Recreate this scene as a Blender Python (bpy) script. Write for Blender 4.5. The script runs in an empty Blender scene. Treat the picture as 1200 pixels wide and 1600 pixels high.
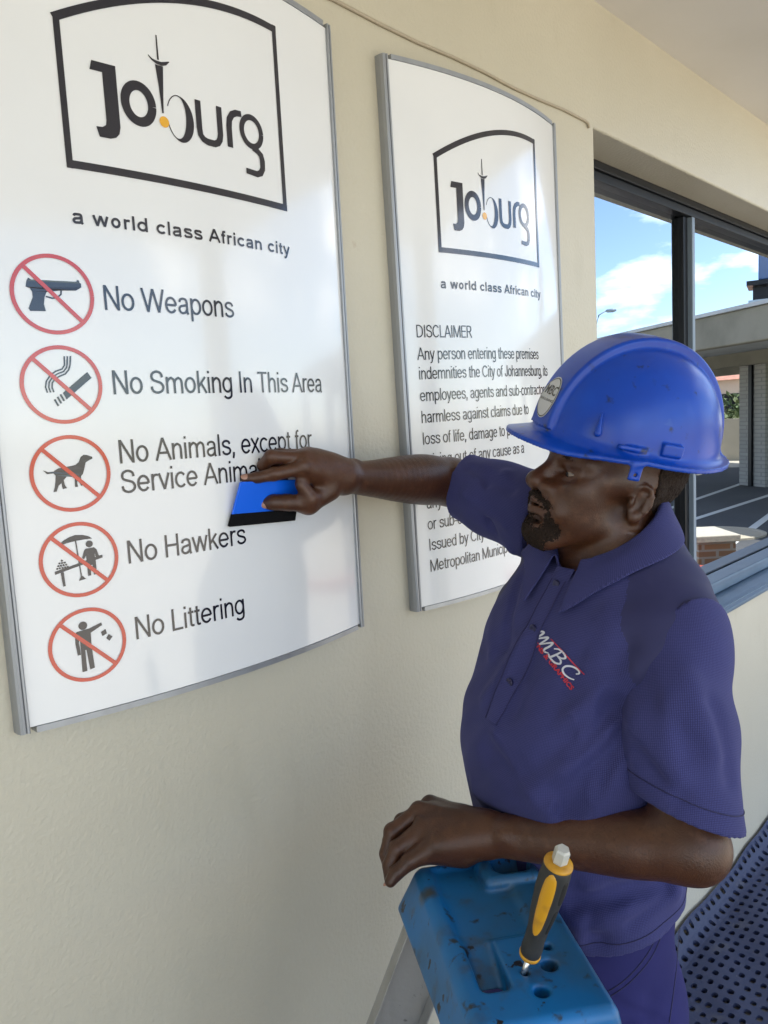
import bpy, bmesh, math, random
import numpy as np
from mathutils import Vector, Matrix
from mathutils.geometry import tessellate_polygon
random.seed(4); np.random.seed(4)
SC = bpy.context.scene
COL = SC.collection
# ------------------------------------------------------------------ camera
FPX = 1197.272                       # focal length in pixels of the 1200 x 1600 frame
CAM = np.array([0.0, -0.95, 1.6872])
RGT = np.array([0.69109775, -0.72085147, -0.05250766])
DWN = np.array([-0.12024268, -0.04303487, -0.99181132])
FWD = np.array([0.71268899, 0.69175224, -0.11641841])
cd = bpy.data.cameras.new('camera'); co = bpy.data.objects.new('camera', cd); COL.objects.link(co)
cd.sensor_fit = 'VERTICAL'; cd.sensor_height = 24.0; cd.lens = FPX / 1600 * 24.0
cd.clip_start = 0.02; cd.clip_end = 3000
m = Matrix.Identity(4)
for i in range(3):
    m[i][0] = RGT[i]; m[i][1] = -DWN[i]; m[i][2] = -FWD[i]; m[i][3] = CAM[i]
co.matrix_world = m
SC.camera = co
# ------------------------------------------------------------------ light
SUN_EL, SUN_DIR = math.radians(68), np.array([0.42, 0.91])     # towards the sun, on the ground plan
SUN_DIR = SUN_DIR / np.linalg.norm(SUN_DIR)
w = bpy.data.worlds.new('World'); SC.world = w; w.use_nodes = True
nt = w.node_tree; nt.nodes.clear()
sky = nt.nodes.new('ShaderNodeTexSky'); sky.sky_type = 'NISHITA'; sky.sun_disc = False
sky.sun_elevation = SUN_EL; sky.sun_rotation = math.atan2(SUN_DIR[0], SUN_DIR[1])
sky.altitude = 1700; sky.air_density = 1.0; sky.dust_density = 1.2; sky.ozone_density = 1.0
tc = nt.nodes.new('ShaderNodeTexCoord')
mp = nt.nodes.new('ShaderNodeMapping'); mp.inputs['Scale'].default_value = (3.2, 3.2, 9.0)
mp.inputs['Location'].default_value = (0.35, 0.2, 0.1)
nz = nt.nodes.new('ShaderNodeTexNoise'); nz.inputs['Scale'].default_value = 1.5; nz.inputs['Detail'].default_value = 7; nz.inputs['Roughness'].default_value = 0.55
cr = nt.nodes.new('ShaderNodeValToRGB'); cr.color_ramp.elements[0].position = 0.5; cr.color_ramp.elements[1].position = 0.66
mx = nt.nodes.new('ShaderNodeMix'); mx.data_type = 'RGBA'
mx.inputs[7].default_value = (9.0, 9.3, 9.8, 1)
bg = nt.nodes.new('ShaderNodeBackground'); bg.inputs['Strength'].default_value = 0.13
out = nt.nodes.new('ShaderNodeOutputWorld')
L = nt.links.new
L(tc.outputs['Generated'], mp.inputs['Vector']); L(mp.outputs[0], nz.inputs['Vector']); L(nz.outputs['Fac'], cr.inputs['Fac'])
L(cr.outputs['Color'], mx.inputs[0]); L(sky.outputs[0], mx.inputs[6]); L(mx.outputs[2], bg.inputs['Color']); L(bg.outputs[0], out.inputs[0])
sl = bpy.data.lights.new('sun', 'SUN'); sl.energy = 4.0; sl.angle = math.radians(0.5); sl.color = (1.0, 0.95, 0.87)
so = bpy.data.objects.new('sun', sl); COL.objects.link(so); so.location = (5, -5, 20)
sv = Vector((SUN_DIR[0]*math.cos(SUN_EL), SUN_DIR[1]*math.cos(SUN_EL), math.sin(SUN_EL)))
so.rotation_euler = sv.to_track_quat('Z', 'Y').to_euler()
SC.view_settings.view_transform = 'Standard'; SC.view_settings.look = 'None'
SC.view_settings.exposure = 1.84; SC.view_settings.gamma = 1.0
SC.render.engine = 'CYCLES'
SC.cycles.max_bounces = 8; SC.cycles.diffuse_bounces = 5; SC.cycles.glossy_bounces = 4
SC.cycles.use_denoising = True; SC.cycles.caustics_reflective = False; SC.cycles.caustics_refractive = False
SC.cycles.sample_clamp_indirect = 6.0

# ------------------------------------------------------------------ helpers
def A(*v): return np.array(v, float)
def unit(v): v = np.asarray(v, float); return v / np.linalg.norm(v)
def PX(px, py, dep):
    "the world point seen at (px, py) of the 1200 x 1600 photo, dep metres along the view axis"
    return CAM + (RGT*(px-600) + DWN*(py-800) + FWD*FPX)/FPX*dep
def ray(px, py): return (RGT*(px-600) + DWN*(py-800) + FWD*FPX)/FPX
def onY(px, py, y): r = ray(px, py); return CAM + r*((y-CAM[1])/r[1])
def onZ(px, py, z): r = ray(px, py); return CAM + r*((z-CAM[2])/r[2])
def mesh(name, V, Fc, mat, parent=None, smooth=False):
    me = bpy.data.meshes.new(name)
    me.from_pydata([tuple(map(float, v)) for v in V], [], [tuple(map(int, f)) for f in Fc])
    return link(name, me, mat, parent, smooth)
def link(name, me, mat, parent=None, smooth=False):
    o = bpy.data.objects.new(name, me); COL.objects.link(o)
    for mm in (mat if isinstance(mat, (list, tuple)) else [mat]): me.materials.append(mm)
    if smooth: me.polygons.foreach_set('use_smooth', np.ones(len(me.polygons), bool))
    if parent is not None:
        o.parent = parent
        o.matrix_parent_inverse = Matrix.Translation(parent_loc(parent)).inverted()
    return o
WLOC = {}                            # world position of every Empty; meshes carry world coordinates
def parent_loc(p): return Vector(WLOC.get(p.name, (0, 0, 0)))
def thing(name, loc, label, cat, group=None):
    o = bpy.data.objects.new(name, None); COL.objects.link(o); o.location = tuple(map(float, loc)); WLOC[o.name] = tuple(map(float, loc)); o.empty_display_size = 0.1
    return tag(o, label, cat, group)
def tag(o, label, cat, group=None):
    o['label'] = label; o['category'] = cat
    if group: o['group'] = group
    return o
def kind(o, k): o['kind'] = k; return o
class MB:
    "collects boxes, tubes and prisms into one mesh"
    def __init__(s): s.V = []; s.F = []
    def add(s, V, Fc):
        b = len(s.V); s.V += [np.asarray(v, float) for v in V]; s.F += [tuple(i+b for i in f) for f in Fc]; return s
    def box(s, lo, hi, M=None, o=(0, 0, 0)):
        V = [A(x, y, z) for x in (lo[0], hi[0]) for y in (lo[1], hi[1]) for z in (lo[2], hi[2])]
        if M is not None: V = [np.asarray(o) + v @ np.asarray(M) for v in V]
        return s.add(V, [(0, 1, 3, 2), (4, 6, 7, 5), (0, 4, 5, 1), (2, 3, 7, 6), (0, 2, 6, 4), (1, 5, 7, 3)])
    def prism(s, poly, axis, a, b):
        "poly: 2-D outline, extruded along axis (0,1,2) from a to b"
        n = len(poly); V = []
        for t in (a, b):
            for u, v in poly:
                p = [u, v]; p.insert(axis, t); V.append(A(*p))
        Fc = [(i, (i+1) % n, n+(i+1) % n, n+i) for i in range(n)]
        for k, tri in enumerate(tessellate_polygon([[Vector((u, v, 0)) for u, v in poly]])):
            Fc += [tuple(tri), tuple(n+i for i in reversed(tri))]
        return s.add(V, Fc)
    def tube(s, pts, r, n=10, cap=True):
        pts = [np.asarray(p, float) for p in pts]; rr = r if hasattr(r, '__len__') else [r]*len(pts)
        V = []; up = A(0.13, 0.21, 0.97)
        for i, p in enumerate(pts):
            t = unit(pts[min(i+1, len(pts)-1)] - pts[max(i-1, 0)])
            a = unit(np.cross(t, up)); b = np.cross(t, a)
            V += [p + rr[i]*(a*math.cos(q) + b*math.sin(q)) for q in np.arange(n)*2*math.pi/n]
        Fc = [(i*n+j, i*n+(j+1) % n, (i+1)*n+(j+1) % n, (i+1)*n+j) for i in range(len(pts)-1) for j in range(n)]
        if cap: Fc += [tuple(range(n))[::-1], tuple((len(pts)-1)*n+j for j in range(n))]
        return s.add(V, Fc)
    def lathe(s, prof, o, ax, n=24):
        "prof: (t along ax, radius)"
        ax = unit(ax); a = unit(np.cross(ax, A(0.3, 0.9, 0.2))); b = np.cross(ax, a)
        V = [np.asarray(o) + ax*t + r*(a*math.cos(q)+b*math.sin(q)) for t, r in prof for q in np.arange(n)*2*math.pi/n]
        Fc = [(i*n+j, i*n+(j+1) % n, (i+1)*n+(j+1) % n, (i+1)*n+j) for i in range(len(prof)-1) for j in range(n)]
        Fc += [tuple(range(n))[::-1], tuple((len(prof)-1)*n+j for j in range(n))]
        return s.add(V, Fc)
    def build(s, name, mat, parent=None, smooth=False, bevel=0, seg=2):
        o = mesh(name, s.V, s.F, mat, parent, smooth)
        bm = bmesh.new(); bm.from_mesh(o.data); bmesh.ops.recalc_face_normals(bm, faces=bm.faces); bm.to_mesh(o.data); bm.free()
        if bevel:
            b = o.modifiers.new('bevel', 'BEVEL'); b.width = bevel; b.segments = seg; b.limit_method = 'ANGLE'
        return o
# ------------------------------------------------------------------ materials
def mat(name, base, rough=0.5, metal=0.0, spec=0.5, coat=0.0, noise=None, bump=None, sheen=0.0, coat_rough=0.05):
    """noise = (scale, other colour, lo, hi[, stretch]); bump = (scale, strength, distance)"""
    mm = bpy.data.materials.new(name); mm.use_nodes = True; t = mm.node_tree; p = t.nodes['Principled BSDF']
    p.inputs['Base Color'].default_value = (*base, 1); p.inputs['Roughness'].default_value = rough
    p.inputs['Metallic'].default_value = metal; p.inputs['Specular IOR Level'].default_value = spec
    p.inputs['Coat Weight'].default_value = coat; p.inputs['Coat Roughness'].default_value = coat_rough
    p.inputs['Sheen Weight'].default_value = sheen
    c = t.nodes.new('ShaderNodeTexCoord')
    for nn in (noise if isinstance(noise, list) else [noise] if noise else []):
        n = t.nodes.new('ShaderNodeTexNoise'); n.inputs['Scale'].default_value = nn[0]; n.inputs['Detail'].default_value = 6
        vec = c.outputs['Object']
        if len(nn) > 4:
            q = t.nodes.new('ShaderNodeMapping'); q.inputs['Scale'].default_value = nn[4]; t.links.new(vec, q.inputs['Vector']); vec = q.outputs[0]
        t.links.new(vec, n.inputs['Vector'])
        r = t.nodes.new('ShaderNodeMapRange'); r.inputs[1].default_value = nn[2]; r.inputs[2].default_value = nn[3]; r.clamp = True
        t.links.new(n.outputs['Fac'], r.inputs[0])
        x = t.nodes.new('ShaderNodeMix'); x.data_type = 'RGBA'; x.inputs[7].default_value = (*nn[1], 1)
        t.links.new(r.outputs[0], x.inputs[0])
        prev = p.inputs['Base Color'].links
        if prev: t.links.new(prev[0].from_socket, x.inputs[6])
        else: x.inputs[6].default_value = (*base, 1)
        t.links.new(x.outputs[2], p.inputs['Base Color'])
    if bump:
        n = t.nodes.new('ShaderNodeTexNoise'); n.inputs['Scale'].default_value = bump[0]; n.inputs['Detail'].default_value = 4
        t.links.new(c.outputs['Object'], n.inputs['Vector'])
        b = t.nodes.new('ShaderNodeBump'); b.inputs['Strength'].default_value = bump[1]; b.inputs['Distance'].default_value = bump[2]
        t.links.new(n.outputs['Fac'], b.inputs['Height']); t.links.new(b.outputs[0], p.inputs['Normal'])
    return mm
M = {}
M['wall'] = mat('wall_paint', (0.585, 0.545, 0.44), 0.42, spec=0.35, noise=[(3.0, (0.55, 0.51, 0.41), 0.35, 0.75), (26, (0.45, 0.36, 0.26), 0.71, 0.79), (1.1, (0.535, 0.495, 0.395), 0.45, 0.62), (9, (0.51, 0.47, 0.37), 0.60, 0.80, (1, 1, 0.35))], bump=(130, 0.5, 0.003))
M['ceil'] = mat('ceiling_paint', (0.74, 0.71, 0.67), 0.6, noise=(2.5, (0.68, 0.65, 0.60), 0.4, 0.7), bump=(40, 0.15, 0.004))
M['frame'] = mat('dark_aluminium', (0.009, 0.010, 0.013), 0.35, spec=0.3)
M['framelight'] = mat('grey_aluminium', (0.20, 0.25, 0.31), 0.4, metal=0.0)
M['sill'] = mat('sill_metal', (0.10, 0.16, 0.23), 0.35, spec=0.5, noise=(8, (0.08, 0.13, 0.19), 0.4, 0.7))
M['alu'] = mat('brushed_aluminium', (0.37, 0.385, 0.41), 0.42, metal=0.6, noise=(40, (0.31, 0.32, 0.34), 0.4, 0.8, (1, 1, 0.05)))
M['alu_old'] = mat('worn_aluminium', (0.46, 0.46, 0.46), 0.45, metal=0.75, noise=[(30, (0.30, 0.30, 0.30), 0.45, 0.8, (1, 1, 0.15)), (90, (0.16, 0.16, 0.16), 0.66, 0.8)], bump=(120, 0.2, 0.002))
M['panel'] = mat('glossy_white_panel', (0.79, 0.80, 0.815), 0.15, spec=0.5, coat=0.6, coat_rough=0.075, noise=(6, (0.765, 0.775, 0.79), 0.4, 0.7))
M['ink'] = mat('dark_print', (0.012, 0.012, 0.022), 0.15, spec=0.5, coat=0.6, coat_rough=0.075)
M['red'] = mat('red_print', (0.52, 0.028, 0.004), 0.12, spec=0.6, coat=0.6, coat_rough=0.06)
M['amber'] = mat('amber_print', (0.78, 0.40, 0.03), 0.12, spec=0.6, coat=0.6)

skin = mat('dark_skin', (0.074, 0.028, 0.0130), 0.38, spec=0.45, noise=[(14, (0.052, 0.020, 0.0095), 0.38, 0.7), (60, (0.100, 0.042, 0.021), 0.52, 0.8), (260, (0.048, 0.018, 0.0085), 0.56, 0.75)], bump=(520, 0.45, 0.0013))
skin.node_tree.nodes['Principled BSDF'].inputs['Subsurface Weight'].default_value = 0.06
skin.node_tree.nodes['Principled BSDF'].inputs['Subsurface Radius'].default_value = (0.006, 0.003, 0.002)
M['skin'] = skin
M['nail'] = mat('fingernail', (0.36, 0.20, 0.15), 0.3, spec=0.5)
M['hair'] = mat('black_hair', (0.021, 0.012, 0.008), 0.85, spec=0.25, bump=(500, 0.9, 0.003))
def knit(name, c1, c2):
    "pique knit: pin-dot weave on the cloth coordinate stored with the mesh"
    mm = bpy.data.materials.new(name); mm.use_nodes = True; t = mm.node_tree; p = t.nodes['Principled BSDF']
    a = t.nodes.new('ShaderNodeAttribute'); a.attribute_name = 'cloth'
    v = t.nodes.new('ShaderNodeTexVoronoi'); v.voronoi_dimensions = '2D'; v.inputs['Scale'].default_value = 540; v.inputs['Randomness'].default_value = 0.12
    t.links.new(a.outputs['Vector'], v.inputs['Vector'])
    r = t.nodes.new('ShaderNodeMapRange'); r.inputs[1].default_value = 0.20; r.inputs[2].default_value = 0.48; t.links.new(v.outputs['Distance'], r.inputs[0])
    c = t.nodes.new('ShaderNodeTexCoord'); n = t.nodes.new('ShaderNodeTexNoise'); n.inputs['Scale'].default_value = 9; n.inputs['Detail'].default_value = 5; t.links.new(c.outputs['Object'], n.inputs['Vector'])
    x = t.nodes.new('ShaderNodeMix'); x.data_type = 'RGBA'; x.inputs[6].default_value = (*c1, 1); x.inputs[7].default_value = (*c2, 1); t.links.new(r.outputs[0], x.inputs[0])
    y = t.nodes.new('ShaderNodeMix'); y.data_type = 'RGBA'; y.blend_type = 'MULTIPLY'; y.inputs[0].default_value = 0.35
    t.links.new(x.outputs[2], y.inputs[6]); t.links.new(n.outputs['Fac'], y.inputs[7]); t.links.new(y.outputs[2], p.inputs['Base Color'])
    b = t.nodes.new('ShaderNodeBump'); b.inputs['Strength'].default_value = 0.22; b.inputs['Distance'].default_value = 0.001; b.invert = True
    t.links.new(r.outputs[0], b.inputs['Height']); t.links.new(b.outputs[0], p.inputs['Normal'])
    p.inputs['Roughness'].default_value = 0.85; p.inputs['Specular IOR Level'].default_value = 0.25; p.inputs['Sheen Weight'].default_value = 0.12; p.inputs['Sheen Tint'].default_value = (0.5, 0.5, 1, 1)
    return mm
M['shirt'] = knit('navy_pique', (0.067, 0.072, 0.232), (0.032, 0.034, 0.125))
M['yoke'] = mat('navy_microfibre', (0.017, 0.018, 0.080), 0.75, sheen=0.05)
M['trousers'] = mat('blue_drill', (0.026, 0.026, 0.120), 0.9, spec=0.2, noise=(10, (0.021, 0.021, 0.098), 0.4, 0.7), bump=(900, 0.3, 0.001))
M['thread'] = mat('dark_thread', (0.018, 0.017, 0.07), 0.8)
M['button'] = mat('navy_button', (0.015, 0.014, 0.06), 0.3)
M['white_thread'] = mat('white_embroidery', (0.62, 0.63, 0.70), 0.7)
M['red_thread'] = mat('red_embroidery', (0.50, 0.03, 0.05), 0.7)

# ================================================================== the building
WX0, WX1, WZ0, WZ1 = 1.772, 6.6, 1.005, 2.362      # window opening
GX, CEIL, YD = 0.11, 2.652, 0.11
bld = thing('building', (1.5, 0, 0), 'cream painted building wall with a wide mirror-glass window and a flat ceiling over the walkway', 'building')
XA, XB = -5.0, 9.0
V = [A(x, 0, z) for z in (0, WZ0, WZ1, CEIL) for x in (XA, WX0, WX1, XB)]
Fc = [(r*4+c, r*4+c+1, r*4+c+5, r*4+c+4) for r in range(3) for c in range(3) if (r, c) != (1, 1)]
b = len(V); V += [A(WX0, 0.2, WZ0), A(WX1, 0.2, WZ0), A(WX1, 0.2, WZ1), A(WX0, 0.2, WZ1)]
fr = [5, 6, 10, 9]
Fc += [(fr[i], fr[(i+1) % 4], b+(i+1) % 4, b+i) for i in range(4)]
wl = mesh('wall', V, Fc, M['wall'], bld)
bv = wl.modifiers.new('bevel', 'BEVEL'); bv.width = 0.006; bv.segments = 3; bv.limit_method = 'ANGLE'
MB().prism([(XA, 0.25), (XA, -2.9), (2.68, -2.9), (2.68, -0.43), (XB, -0.43), (XB, 0.25)], 2, CEIL, CEIL+0.3).build('ceiling', M['ceil'], bld)
MB().box((2.35, -2.8, -0.1), (2.6, -2.55, CEIL-0.002)).build('post', M['wall'], bld, bevel=0.01)
MB().box((-2.6, -2.8, -0.1), (-2.35, -2.55, CEIL-0.002)).build('post', M['wall'], bld, bevel=0.01)
MB().box((XA, 0.24, 0), (WX0-0.01, 0.3, CEIL)).box((WX0-0.01, 0.24, WZ1+0.01), (XB, 0.3, CEIL)).box((WX0-0.01, 0.24, 0), (XB, 0.3, WZ0-0.01)).build('inner_wall', M['wall'], bld)
# window
glass = bpy.data.materials.new('mirror_glass'); glass.use_nodes = True
gp = glass.node_tree.nodes['Principled BSDF']; gp.inputs['Base Color'].default_value = (0.42, 0.46, 0.50, 1); gp.inputs['Metallic'].default_value = 1.0; gp.inputs['Roughness'].default_value = 0.0
win = bpy.data.objects.new('window', None); COL.objects.link(win); win.parent = bld; win.location = (WX0-1.5, 0.12, WZ0)
WLOC[win.name] = (WX0, 0.12, WZ0)
def wpart(mb, name, mt, bevel=0.002): return mb.build(name, mt, win, bevel=bevel)
FW = 0.05
f = MB()
f.box((WX0+0.001, 0.11, WZ1-0.024), (WX1-0.001, 0.199, WZ1-0.001)).box((WX0+0.001, 0.118, WZ1-0.050), (WX1-0.001, 0.16, WZ1-0.025))
f.box((WX0+0.001, 0.11, WZ0+0.05), (WX0+0.045, 0.199, WZ1-0.051)).box((WX1-0.045, 0.11, WZ0+0.05), (WX1-0.001, 0.199, WZ1-0.051))
wpart(f, 'frame', M['frame'])
MX = onY(1083, 340, 0.12)[0]
for k, x in enumerate((MX, MX+1.62, MX+3.2)):
    wpart(MB().box((x-0.054, 0.130, WZ0+0.055), (x-0.022, 0.17, WZ1-0.052)), 'mullion', M['frame'])
    wpart(MB().box((x-0.0215, 0.114, WZ0+0.055), (x, 0.17, WZ1-0.052)), 'mullion', M['framelight'])
xs = [WX0+0.046, MX-0.05, MX+1.57, MX+3.15, WX1-0.046]
for k in range(4):
    wpart(MB().box((xs[k], 0.150+0.003*(k % 2), WZ0+0.04), (xs[k+1]-0.001, 0.158+0.003*(k % 2), WZ1-0.03)), 'pane', glass, 0)
wpart(MB().prism([(-0.016, WZ0-0.018), (-0.016, WZ0-0.004), (0.055, WZ0+0.006), (0.199, WZ0+0.008), (0.199, WZ0+0.001), (-0.001, WZ0+0.001), (-0.001, WZ0-0.018)], 0, WX0-0.02, WX1+0.02), 'sill', M['sill'], 0.003)
wpart(MB().box((WX0+0.001, 0.075, WZ0+0.0095), (WX1-0.001, 0.149, WZ0+0.054)), 'bottom_rail', M['sill'], 0.006)
# painted-over cable above the signs
ca = onY(500, -14, -0.004); cb = onY(915, 189, -0.004)
ca = cb + (ca-cb)*1.0; cpts = []
for k in range(36):
    t = k/35; p = A(cb[0] + (-3.5)*(1-t), -0.003, cb[2] + 0.0025*math.sin(k*1.7) - 0.012*(1-t)); cpts.append(p)
cpts += [cb+A(0.012, 0, -0.003), cb+A(0.016, 0, -0.012)]
cbm = MB().tube(cpts, 0.0032, 8)
tag(cbm.build('cable', mat('painted_cable', (0.40, 0.34, 0.25), 0.5), None, True), 'thin cable painted over in wall colour running above both signs', 'cable')
# ================================================================== ground
g_pave = mat('pale_paving', (0.46, 0.42, 0.34), 0.85, noise=[(1.2, (0.36, 0.33, 0.27), 0.35, 0.7), (20, (0.30, 0.27, 0.23), 0.55, 0.8)], bump=(30, 0.3, 0.01))
g_asph = mat('asphalt', (0.060, 0.062, 0.066), 0.9, noise=[(0.7, (0.085, 0.085, 0.085), 0.4, 0.7), (40, (0.04, 0.04, 0.04), 0.5, 0.7)], bump=(80, 0.3, 0.01))
g_field = mat('dry_ground', (0.33, 0.28, 0.19), 0.95, noise=(0.15, (0.20, 0.20, 0.10), 0.4, 0.65))
def sheet(name, poly, z, mt):
    n = len(poly); return kind(mesh(name, [A(x, y, z) for x, y in poly], [tuple(range(n))], mt), 'structure')
sheet('ground', [(-900, -900), (900, -900), (900, 900), (-900, 900)], -0.16, g_field)
fl = mat('porch_concrete', (0.115, 0.108, 0.10), 0.7, noise=[(3, (0.075, 0.071, 0.066), 0.4, 0.7), (45, (0.19, 0.175, 0.15), 0.58, 0.78)])
o = MB().box((XA, -1.75, -0.10), (XB, 0.3, 0.0)).build('floor', fl); kind(o, 'structure')
def VM(px, py, z):
    "where the ground plane at height z is met by the sight line after it turns at the glass"
    p = onZ(px, py, z); return A(p[0], 2*0.152-p[1], p[2])
sheet('paving', [(-30, -1.75), (-30, -40), (40, -40), (40, -1.75)], -0.15, g_pave)
# ================================================================== what the window mirrors
def V2(px, dist):
    "a ground point dist metres of path along the mirrored sight line through pixel column px (at the horizon)"
    r = ray(px, 659-0.0525*(px-600)); r = unit(A(r[0], r[1], 0)); p = CAM + r*dist
    return A(p[0], 2*0.152-p[1], 0)
G0 = -0.15
road = [V2(700, 9.5)[:2], V2(1500, 9.5)[:2], V2(1500, 60)[:2]*1.0, V2(700, 26)[:2]]
far = [V2(1010, 9.6), V2(1260, 9.6), V2(1260, 21.5), V2(1010, 21.5)]
ctr = sum(far)/4
far = [ctr + (p-ctr)*A(1.5, 1.5, 0) for p in far]
sheet('road', [p[:2] for p in far], G0+0.004, g_asph)
wp = mat('road_paint', (0.62, 0.62, 0.58), 0.7)
mk = MB()
for (a, bq) in (((1040, 797), (1200, 742)), ((1075, 815), (1200, 775)), ((1150, 845), (1200, 808))):
    p, q = VM(*a, G0), VM(*bq, G0); d = q-p; p = p - d*0.6; q = q + d*0.8
    n = unit(A(-d[1], d[0], 0))*0.06; b = len(mk.V)
    mk.V += [p-n+A(0, 0, .008), p+n+A(0, 0, .008), q+n+A(0, 0, .008), q-n+A(0, 0, .008)]; mk.F.append((b, b+1, b+2, b+3))
kind(mk.build('parking_line', wp), 'structure')
# red kerb, round cover and brick planter in the sunny strip
def frame2(a, bq):
    x = unit(bq-a); return np.stack([x, A(-x[1], x[0], 0), A(0, 0, 1)])
p, q = VM(1040, 903, G0), VM(1200, 901, G0)
Mx = frame2(p, q)
tag(MB().box((-3, -0.08, 0), (3, 0.08, 0.12), Mx, (p+q)/2).build('kerb', mat('red_kerb_paint', (0.45, 0.07, 0.04), 0.7), bevel=0.01), 'red painted kerb reflected low in the window glass', 'kerb')
brick = bpy.data.materials.new('paver_brick'); brick.use_nodes = True
def brickmat(name, c1, c2, mort, sx, w_, h_):
    mm = mat(name, c1, 0.8); t = mm.node_tree; bt = t.nodes.new('ShaderNodeTexBrick'); c = t.nodes.new('ShaderNodeTexCoord')
    bt.inputs['Color1'].default_value = (*c1, 1); bt.inputs['Color2'].default_value = (*c2, 1); bt.inputs['Mortar'].default_value = (*mort, 1)
    bt.inputs['Scale'].default_value = sx; bt.inputs['Brick Width'].default_value = w_; bt.inputs['Row Height'].default_value = h_; bt.inputs['Mortar Size'].default_value = 0.012
    q = t.nodes.new('ShaderNodeMapping'); q.inputs['Rotation'].default_value = (math.pi/2, 0, 0)
    t.links.new(c.outputs['Object'], q.inputs['Vector']); t.links.new(q.outputs[0], bt.inputs['Vector'])
    t.links.new(bt.outputs['Color'], t.nodes['Principled BSDF'].inputs['Base Color']); return mm
bpy.data.materials.remove(brick)
p, q = VM(1092, 893, G0), VM(1150, 890, G0); Mx = frame2(p, q); wd = np.linalg.norm(q-p)
pl = thing('planter', p, 'low brick planter box with a pale coping reflected in the window', 'planter')
MB().box((0, -0.6, 0), (wd, 0, 0.32), Mx, p).build('brick_box', brickmat('orange_brick', (0.38, 0.21, 0.11), (0.30, 0.17, 0.10), (0.4, 0.36, 0.3), 1, 0.22, 0.08), pl)
MB().box((-0.04, -0.64, 0.322), (wd+0.04, 0.04, 0.40), Mx, p).build('coping', g_pave, pl, bevel=0.01)
c0 = VM(1125, 835, G0)
tag(MB().lathe([(0, 0.6), (0.03, 0.6), (0.032, 0.55), (0.02, 0.53), (0.028, 0.5), (0.03, 0.0)], c0, (0, 0, 1), 40).build('manhole_cover', mat('cast_cover', (0.40, 0.35, 0.26), 0.7)), 'round pale manhole cover on sunny paving reflected in the window', 'manhole')
# the carport: slab, columns
conc = mat('concrete', (0.22, 0.205, 0.165), 0.85, noise=(1.5, (0.16, 0.15, 0.12), 0.4, 0.7), bump=(14, 0.3, 0.01))
concL = mat('painted_concrete', (0.42, 0.44, 0.46), 0.8, noise=(2, (0.36, 0.38, 0.40), 0.4, 0.7))
def mirrored_at(px, py, dist):
    r = ray(px, py); r = r/np.linalg.norm(r[:2]); p = CAM + r*dist; return A(p[0], 2*0.152-p[1], p[2])
E0 = mirrored_at(1200, 474, 13.0); ztop = E0[2]
r = ray(935, 533); t = (ztop-CAM[2])/r[2]; E1 = CAM + r*t; E1 = A(E1[0], 2*0.152-E1[1], ztop)
Mx = frame2(A(E0[0], E0[1], 0), A(E1[0], E1[1], 0))
nrm = Mx[1] if Mx[1] @ (E0-A(2, 0, 0)) > 0 else -Mx[1]
Mx = np.stack([Mx[0], nrm, A(0, 0, 1)])
Lc = np.linalg.norm(E1-E0)
O = A(E0[0], E0[1], 0)
cp = thing('carport', O, 'flat roofed concrete carport with white brick columns mirrored in the window', 'carport')
zf = ztop - 0.52
MB().box((-8, 0, zf), (Lc+6, 0.25, ztop), Mx, O).build('fascia', conc, cp, bevel=0.02)
MB().box((-8, -0.05, ztop+0.003), (Lc+6, 9.0, ztop+0.06), Mx, O).build('roof_cap', concL, cp)
MB().box((-8, 0.252, zf+0.16), (Lc+6, 8.9, ztop-0.003), Mx, O).build('roof_slab', concL, cp)
for yy in (3.2, 6.4): MB().box((-8, yy, zf-0.12), (Lc+6, yy+0.3, zf+0.157), Mx, O).build('beam', conc, cp)
wb = brickmat('white_brick', (0.36, 0.35, 0.32), (0.32, 0.31, 0.285), (0.25, 0.245, 0.225), 1, 0.24, 0.085)
pc = mirrored_at(1199, 700, 19.0); lc = (A(pc[0], pc[1], 0)-O) @ Mx.T
for dx in (-6.0, 0.0, 7.0, 14.0):
    MB().box((lc[0]+dx-0.4, lc[1]-0.4, G0), (lc[0]+dx+0.4, lc[1]+0.4, zf+0.155), Mx, O).build('column', wb, cp)
    MB().box((lc[0]+dx-0.05, lc[1]-0.46, G0), (lc[0]+dx+0.05, lc[1]-0.403, zf+0.1), Mx, O).build('downpipe', M['frame'], cp)
# boundary wall, house, shrubs, tower, lamp
p, q = V2(1080, 28), V2(1240, 27); Mx = frame2(p, q); L2 = np.linalg.norm(q-p)
bw = thing('boundary_wall', p, 'cream boundary wall with piers beyond the carport in the window reflection', 'wall')
cream = mat('cream_render', (0.50, 0.44, 0.34), 0.8, noise=(0.8, (0.42, 0.37, 0.29), 0.4, 0.7))
MB().box((-20, -0.1, G0), (L2+10, 0.1, 1.2), Mx, p).build('wall_panel', cream, bw)
for x in np.arange(-18, L2+9, 3.0): MB().box((x, -0.2, G0), (x+0.4, 0.2, 1.55), Mx, p).build('pier', cream, bw)
p, q = V2(1110, 44), V2(1172, 43); Mx = frame2(p, q); L2 = np.linalg.norm(q-p)
if (p-A(0, 0, 0)) @ Mx[1] < 0: Mx = np.stack([-Mx[0], -Mx[1], A(0, 0, 1)]); p = q
hs = thing('house', p, 'far house with a salmon tiled roof in the window reflection', 'house')
MB().box((0, 0, G0), (L2, 6, 2.9), Mx, p).build('house_wall', mat('plaster_pink', (0.50, 0.40, 0.32), 0.8), hs)
rb = MB(); h = 2.9; V = [A(-.5, -.5, h), A(L2+.5, -.5, h), A(L2+.5, 6.5, h), A(-.5, 6.5, h), A(1.8, 3, h+1.6), A(L2-1.8, 3, h+1.6)]
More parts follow.
